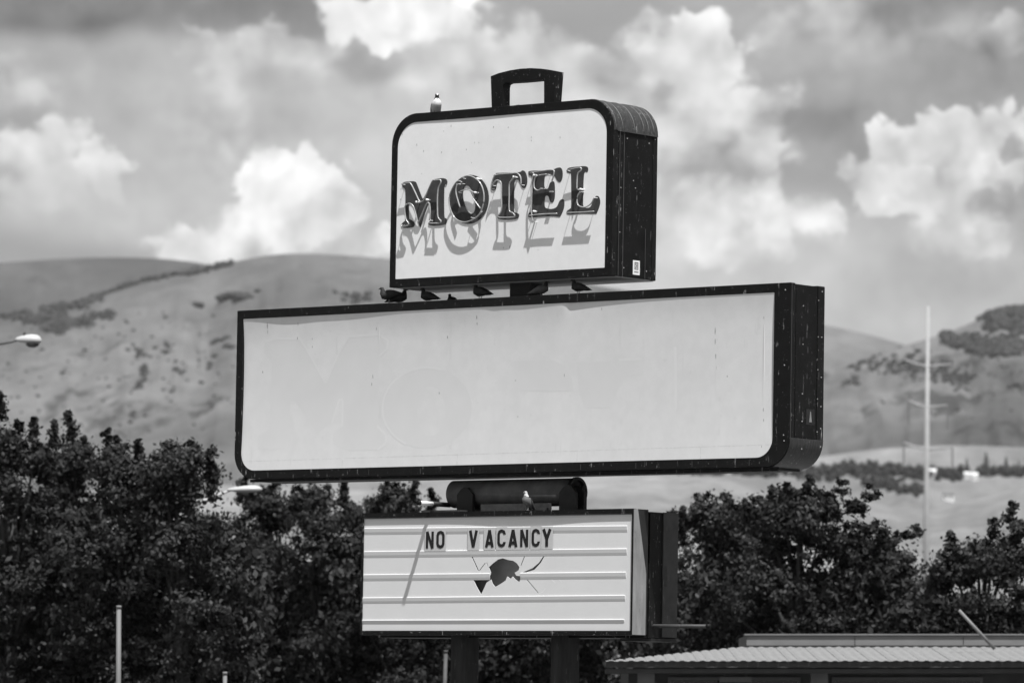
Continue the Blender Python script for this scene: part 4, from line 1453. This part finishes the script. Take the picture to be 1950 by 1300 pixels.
# panel with the broken hole
HZ = lambda pts, dep: [S(860 + x / 8.125, 1030 + y / 8.125, dep) for x, y in pts]
hole = [(575, 400), (640, 340), (720, 280), (790, 262), (850, 280), (890, 292), (950, 300), (1010, 340), (1050, 400), (1035, 450), (975, 485), (1000, 530), (1085, 540), (1045, 632), (985, 590), (945, 545), (912, 580), (860, 545), (835, 605), (770, 650), (675, 705), (630, 650), (612, 590), (540, 640), (500, 730), (455, 822), (380, 690), (312, 540), (450, 515), (600, 525), (608, 490)]
YRP = YR0 + .018
bm = bmesh.new()
def loop(pts):
    v = [bm.verts.new((p[0], YRP, p[1])) for p in pts]
    return [bm.edges.new((v[i], v[(i + 1) % len(v)])) for i in range(len(v))]
def dense(a, b, n): return [(a[0] + (b[0] - a[0]) * k / n, a[1] + (b[1] - a[1]) * k / n) for k in range(n)]
cor = [(ri[0], ri[2]), (ri[1], ri[2]), (ri[1], ri[3]), (ri[0], ri[3])]
ed = loop(dense(cor[0], cor[1], 30) + dense(cor[1], cor[2], 10) + dense(cor[2], cor[3], 40) + dense(cor[3], cor[0], 10))
hp = HZ(hole, YRP)
ed += loop(hp)
cracks = [[(300, 225), (318, 225), (420, 450), (404, 455)], [(424, 452), (432, 458), (525, 338), (515, 332)], [(538, 330), (548, 326), (566, 385), (559, 390)], [(1066, 375), (1078, 375), (1140, 220), (1128, 220)],
          [(1100, 478), (1250, 415), (1350, 330), (1440, 200), (1450, 205), (1380, 330), (1280, 440), (1150, 480)], [(1112, 535), (1124, 530), (1345, 795), (1333, 800)]]
for c in cracks:
    ed += loop(HZ(c, YRP))
bmesh.ops.triangle_fill(bm, edges=ed, use_beauty=True)
r_ = bmesh.ops.extrude_face_region(bm, geom=list(bm.faces))
for e in r_['geom']:
    if isinstance(e, bmesh.types.BMVert): e.co.y += .007
bmesh.ops.recalc_face_normals(bm, faces=bm.faces)
me = bpy.data.meshes.new('face_panel'); bm.to_mesh(me); bm.free(); me.materials.append(M['white_low'])
rp = bpy.data.objects.new('face_panel', me); COL.objects.link(rp); rp.parent = board
def track(y_top_l, y_top_r, h_px, xs):
    mb = MB()
    zl = S(693, y_top_l, YRP)[1]; zr = S(1195, y_top_r, YRP)[1]
    hh = h_px / 130
    pr = [(-.001, 0), (-.009, -.001), (-.0125, -.006), (-.0130, -.012), (-.008, -hh * .62), (-.001, -hh)]
    for (xa, xb) in xs:
        A, _ = S(xa, 1050, YRP); B, _ = S(xb, 1050, YRP)
        n = len(pr)
        v = []
        for xq in (A, B):
            zz = zl + (zr - zl) * (xq - rx0) / (rx1 - rx0)
            v += [(xq, YRP + y_, zz + z_) for y_, z_ in pr]
        mb.add(v, [(i, i + 1, n + i + 1, n + i) for i in range(n - 1)] + [tuple(range(n)), tuple(range(2 * n - 1, n - 1, -1))])
    mb.build('letter_track', M['white_low'], board, smooth=False)
track(1005, 1000, 13, [(694, 1194)])
track(1049, 1043.5, 13, [(694, 1194)])
track(1093, 1088, 13, [(694, 934), (992, 1193)])
track(1137, 1132, 12, [(693, 1192)])
track(1179.5, 1178, 6, [(692, 1191)])
for c in ([(1510, 565), (1530, 560), (1615, 645), (1600, 655)], [(1645, 575), (1655, 570), (1710, 635), (1700, 640)], [(1340, 800), (1355, 812), (1400, 800), (1455, 730), (1448, 726), (1395, 785), (1360, 798)]):
    sheet_from_outline('scratch', HZ(c, YRP - .0006), YRP - .0006, 0, M['sticker'], board)
# bowed top trim that shades the panel
tm = MB()
nt = 40
for k in range(nt + 1):
    f = k / nt
    px_ = 690 + f * 515
    out_ = .004 + .016 * math.exp(-((px_ - 1000) / 85) ** 2)
    x_ = ri[0] + (ri[1] - ri[0]) * f
    tm.v += [(x_, YR0 - out_, ri[3] + .012), (x_, YR0 + .02, ri[3] + .012), (x_, YR0 - out_, ri[3] + .0), (x_, YR0 + .02, ri[3] + .0)]
for k in range(nt):
    a, b = 4 * k, 4 * k + 4
    tm.f += [(a, b, b + 1, a + 1), (a + 2, a + 3, b + 3, b + 2), (a, a + 2, b + 2, b), (a + 1, b + 1, b + 3, a + 3)]
tm.build('top_trim', M['steel_grey'], board)
# side: dark skin with the bent pale plate
MB().box(rx1 - .006, rx1 + .0015, YR0 + .0, YR1 + .01, rB + .02, rT - .004).build('side_skin', M['steel_dark'], board)
sp_ = [(YR0 - .004, rT - .01), (YR0 + .085, rT), (YR0 + .30, rT - .93), (YR0 + .30, rB + .01), (YR0 - .004, rB + .01)]
mb = MB()
mb.add([(rx1 + .002, y, z) for y, z in sp_] + [(rx1 + .008, y, z) for y, z in sp_], [(0, 1, 2, 3, 4), (9, 8, 7, 6, 5)] + [(i, (i + 1) % 5, 5 + (i + 1) % 5, 5 + i) for i in range(5)])
mb.build('bent_side_plate', M['pale_metal'], board)
# rear cabinet
YB0, YB1 = .30, .95
qT, qB = rT - .03, rB - .03
rb = MB().box(rx0 + .05, rx1 - .02, YB0, YB1, qB, qT).build('rear_cabinet', M['black_plain'], sign, bevel=.006)
MB().box(rx1 - .02, rx1 - .002, YB0 + .30, YB1, qB + .02, qT + .004).build('side_plate', M['steel_grey'], rb)
MB().box(rx1 - .0015, rx1 + .002, YB0 + .33, YB0 + .39, qB + .75, qB + 1.05).build('repair_patch', M['plate_grey'], rb)
MB().box(rx1 - .55, rx1 + .01, YB0 + .02, YB1 - .02, qB - .045, qB - .004).build('base_angle', M['steel_dark'], rb)
MB().box(rx0 + .02, rx1 - .06, YR1 + .004, YB0 - .004, rB + .1, rT - .15).build('spacer', M['black_plain'], sign)
# pipe stub to the right
s0 = S(1222, 1191, .42); s1 = S(1352, 1192, .42)
MB().tube([(s0[0] - .3, .42, s0[1]), (s1[0] - .05, .42, s1[1])], .03, 10).build('pipe_stub', M['steel_grey'], rb, smooth=True)
MB().tube([(s1[0] - .06, .42, s1[1]), (s1[0], .42, s1[1])], .036, 10).build('pipe_cap', M['black_plain'], rb, smooth=True)
# thin pipe that points forward above the board and throws the long shadow
a_ = S(797, 957, YR0 - .30); zz = a_[1]
zz = max(zz, rT + .06)
MB().tube([(a_[0], YR0 - .30, zz), (a_[0], YR0 + .02, zz)], .034, 12).build('forward_pipe', M['rod_white'], board, smooth=True)
MB().tube([(a_[0], YR0 - .31, zz), (a_[0], YR0 - .27, zz)], .036, 12).build('pipe_cap', M['black_plain'], board, smooth=True)
MB().tube([(a_[0], YR0 + .015, zz), (a_[0], YR0 + .42, zz)], .036, 12).build('pipe_sleeve', M['steel_dark'], board, smooth=True)
MB().box(a_[0] - .25, a_[0] + .5, YR0 + .06, YR0 + .3, rT + .003, rT + .03).build('pipe_base', M['plate_grey'], board)
# saddles under the pipe, mounting plate
for xa in (889, 1084):
    c = S(xa, 950, .2)[0]
    sd = [(c - .15, rT + .004)] + [(c - .15 + .3 * (k / 10), zP - .02 + .11 * math.sin(math.pi * k / 10)) for k in range(11)] + [(c + .15, rT + .004)]
    MB().prism_xz(sd, YP - .255, YP - .195).build('saddle', M['steel_dark'], sign)
    MB().prism_xz(sd, YP - .05, YP + .02).build('saddle', M['steel_dark'], sign)
q0 = S(917, 962, .12)[0]; q1 = S(1051, 962, .12)[0]
mp_ = MB().box(q0, q1, .10, .115, rT + .004, rT + .115).build('mounting_plate', M['plate_grey'], sign)
MB().tube([(q1 - .06, .102, rT + .03), (q1 - .06, .09, rT + .03)], .018, 8).build('bolt_hole', M['black_plain'], mp_)
# posts
for xa in (885, 1076):
    c = S(xa, 1250, YP)[0]
    MB().box(c - .15, c + .15, YP - .15, YP + .15, 0, rT - .05).build('post', M['post'], sign, bevel=.01)

# NO VACANCY: clear plates with black condensed capitals
def stroke(mb, pts, w, y0, y1, closed=False):
    """thick line of width w through 2-d points as a prism"""
    P = [Vector(p) for p in pts]
    n = len(P)
    L, Rr = [], []
    for i in range(n):
        if closed:
            a, b = P[(i - 1) % n], P[(i + 1) % n]
        else:
            a, b = P[max(0, i - 1)], P[min(n - 1, i + 1)]
        d0 = (P[i] - a).normalized() if (P[i] - a).length > 1e-9 else (b - P[i]).normalized()
        d1 = (b - P[i]).normalized() if (b - P[i]).length > 1e-9 else d0
        t = (d0 + d1).normalized()
        nn = Vector((-t.y, t.x))
        k = 1 / max(.5, abs(nn.dot(Vector((-d0.y, d0.x)))))
        L.append(P[i] + nn * w * .5 * k); Rr.append(P[i] - nn * w * .5 * k)
    m = n if closed else n - 1
    for i in range(m):
        j = (i + 1) % n
        mb.prism_xz([tuple(L[i]), tuple(L[j]), tuple(Rr[j]), tuple(Rr[i])], y0, y1)


def glyph(ch, w, h, sw):
    a = sw / 2
    rnd = lambda x0, x1, z0, z1, r: [(x0 + r, z0), (x1 - r, z0), (x1 - r * .3, z0 + r * .3), (x1, z0 + r), (x1, z1 - r), (x1 - r * .3, z1 - r * .3), (x1 - r, z1), (x0 + r, z1), (x0 + r * .3, z1 - r * .3), (x0, z1 - r), (x0, z0 + r), (x0 + r * .3, z0 + r * .3)]
    if ch == 'N':
        return [([(a, 0), (a, h)], 0), ([(w - a, 0), (w - a, h)], 0), ([(a * 1.1, h), (w - a * 1.1, 0)], 0)]
    if ch == 'O':
        return [(rnd(a, w - a, a, h - a, w * .3), 1)]
    if ch == 'V':
        return [([(a, h), (w / 2, a * .2)], 0), ([(w - a, h), (w / 2, a * .2)], 0)]
    if ch == 'A':
        return [([(a, 0), (w / 2, h)], 0), ([(w - a, 0), (w / 2, h)], 0), ([(w * .25, h * .24), (w * .75, h * .24)], 0)]
    if ch == 'C':
        q = rnd(a, w - a, a, h - a, w * .3)
        return [([(w - a, h * .30)] + [q[3]] [:0] + [(w - a, a + w * .3), (w - a - w * .09, a + w * .09), (w - a - w * .3, a), (a + w * .3, a), (a + w * .09, a + w * .09), (a, a + w * .3), (a, h - a - w * .3), (a + w * .09, h - a - w * .09), (a + w * .3, h - a), (w - a - w * .3, h - a), (w - a - w * .09, h - a - w * .09), (w - a, h - a - w * .3), (w - a, h * .72)], 0)]
    if ch == 'Y':
        return [([(a, h), (w / 2, h * .42)], 0), ([(w - a, h), (w / 2, h * .42)], 0), ([(w / 2, h * .45), (w / 2, 0)], 0)]


VZ = lambda x, y: S(790 + x / 6.724, 990 + y / 6.724, YR0 - .008)
for (ch, x0, x1, yt, yb) in (('N', 135, 238, 143, 361), ('O', 268, 377, 133, 360), ('V', 685, 802, 128, 350), ('A', 892, 1008, 124, 347), ('C', 1050, 1160, 115, 346), ('A', 1190, 1312, 120, 343), ('N', 1342, 1448, 118, 341), ('C', 1488, 1598, 108, 340), ('Y', 1622, 1746, 110, 337)):
    A = VZ(x0, yb); B = VZ(x1, yt)
    w_, h_ = B[0] - A[0], B[1] - A[1]
    yp = YRP - .0150
    pl = MB().box(A[0] - .025, B[0] + .025, yp, yp + .002, A[1] - .04, B[1] + .035).build('letter_plate', M['plate'], board)
    gl = MB()
    for i_, (pts, cl) in enumerate(glyph(ch, w_, h_, w_ * .29)):
        stroke(gl, [(A[0] + p[0], A[1] + p[1]) for p in pts], w_ * .29, yp - .0035 - .0004 * i_, yp - .0002, bool(cl))
    gl.build('glyph', M['glyph'], board)

# ------------------------------------------------------------------ pigeons
def pigeon_materials():
    out = {}
    for nm, v in (('dark', .035), ('grey', .12), ('pale', .62), ('mid', .22)):
        out[nm] = material('pigeon_' + nm, v, .7, .3, 18, .15)
    return out


PM = pigeon_materials()
def loft(mb, path, rads, sides=12):
    v = []
    P = [Vector(p) for p in path]
    for i, p in enumerate(P):
        t = (P[min(i + 1, len(P) - 1)] - P[max(0, i - 1)]).normalized()
        side = Vector((0, 1, 0))
        upv = t.cross(side).normalized() * -1
        for k in range(sides):
            a = 2 * math.pi * k / sides
            v.append(p + side * math.cos(a) * rads[i][0] + upv * math.sin(a) * rads[i][1])
    n = sides
    f = [(i * n + k, i * n + (k + 1) % n, (i + 1) * n + (k + 1) % n, (i + 1) * n + k) for i in range(len(P) - 1) for k in range(n)]
    f += [tuple(range(n)), tuple((len(P) - 1) * n + k for k in range(n))[::-1]]
    mb.add(v, f)


def pigeon(x, y, depth, zfloor, rz, pitch, body, head, wing, label, sit=0.0, turn=0.0, size=1.0):
    """local +X is forward; standing on zfloor of the sign"""
    lx = S(x, y, depth)[0]
    r = empty('pigeon')
    r.matrix_world = SIGN_M @ Matrix.Translation((lx, depth, zfloor)) @ Matrix.Rotation(rz, 4, 'Z') @ Matrix.Scale(size, 4)
    h = .095 - sit
    ca, sa = math.cos(pitch), math.sin(pitch)
    def T(px_, pz_):
        return (px_ * ca - pz_ * sa, 0, px_ * sa + pz_ * ca + h)
    body_path = [T(-.19, -.005), T(-.13, 0), T(-.08, .01), T(-.03, .02), T(.03, .022), T(.07, .03)]
    neck = Vector(T(.075, .055)); hd = Vector((neck.x + .012, 0, neck.z + .055))
    path = body_path + [tuple(neck), (hd.x - .006, 0, hd.z - .022), tuple(hd), (hd.x + .02, 0, hd.z + .002), (hd.x + .030, 0, hd.z - .004), (hd.x + .048, 0, hd.z - .010)]
    rads = [(.028, .006), (.030, .012), (.042, .034), (.056, .056), (.060, .062), (.050, .052), (.033, .036), (.022, .024), (.021, .022), (.013, .014), (.006, .006), (.002, .002)]
    b = MB(); loft(b, path, rads, 14)
    bo = b.build('body', PM[body], r, smooth=True)
    # head and neck feathers as a slightly larger cap
    hm = MB(); loft(hm, [tuple(neck + Vector((-.006, 0, -.012))), tuple(neck), (hd.x - .006, 0, hd.z - .022), tuple(hd), (hd.x + .017, 0, hd.z + .002)], [(.034, .038), (.0345, .0375), (.0235, .0255), (.0225, .0235), (.0142, .0152)], 14)
    hm.build('head_feathers', PM[head], r, smooth=True)
    for s in (-1, 1):
        w = MB()
        wp = [T(.05, .03), T(.0, .035), T(-.06, .02), T(-.13, .004), T(-.175, -.002)]
        wr = [.012, .040, .042, .022, .004]
        v = []
        for (p, q) in zip(wp, wr):
            for k in range(6):
                a = math.pi * k / 5
                v.append((p[0], s * (.034 + .030 * math.sin(a) * min(1, q * 30)), p[2] - math.cos(a) * q))
        w.add(v, [(i * 6 + k, i * 6 + k + 1, (i + 1) * 6 + k + 1, (i + 1) * 6 + k) for i in range(4) for k in range(5)])
        w.build('wing', PM[wing], r, smooth=True)
        if sit < .05:
            MB().tube([(.0, s * .022, h - .04), (.006, s * .022, .012), (.035, s * .024, .004)], [.007, .004, .003], 6).tube([(.006, s * .022, .01), (-.015, s * .02, .004)], .003, 5).build('leg', PM['mid'], r)
        MB().tube([(hd.x + .006, s * .0195, hd.z + .004), (hd.x + .006, s * .0235, hd.z + .004)], [.005, .003], 7).build('eye', M['glyph'], r)
    tag(r, label, 'pigeon', 'pigeons on the sign')
    return r


ztop = zT + .001
pigeon(831, 206, .40, sT, R(-40), R(40), 'pale', 'dark', 'mid', 'pale-breasted pigeon standing alone on top of the suitcase cabinet', turn=0, size=1.3)
pigeon(742, 568, .18, ztop, R(205), R(-12), 'dark', 'dark', 'dark', 'dark pigeon under the left corner of the suitcase cabinet, tail out left', size=1.25)
pigeon(760, 568, .30, ztop, R(20), R(8), 'dark', 'dark', 'dark', 'dark pigeon crouching just right of the leftmost one under the suitcase', size=1.2, sit=.03)
pigeon(815, 566, .25, ztop, R(185), R(4), 'dark', 'dark', 'dark', 'black pigeon facing left, second group from the suitcase\'s left corner', sit=.03, size=1.15)
pigeon(860, 568, .62, ztop, R(150), R(0), 'dark', 'dark', 'dark', 'pigeon lying low so that only its back shows under the suitcase', sit=.06)
pigeon(915, 558, .22, ztop, R(180), R(3), 'dark', 'dark', 'dark', 'black pigeon in left profile midway under the suitcase', size=1.2, sit=.015)
pigeon(1030, 553, .22, ztop, R(25), R(10), 'grey', 'dark', 'grey', 'grey mottled pigeon right of the neck under the suitcase', size=1.1, sit=.02)
pigeon(1102, 549, .20, ztop, R(190), R(5), 'dark', 'dark', 'dark', 'black pigeon at the right end of the row under the suitcase', size=1.1, sit=.015)
pigeon(1004, 964, -.02, rT + .001, R(-100), R(40), 'grey', 'pale', 'dark', 'white-headed pigeon on top of the reader board before the pipe', size=1.1)
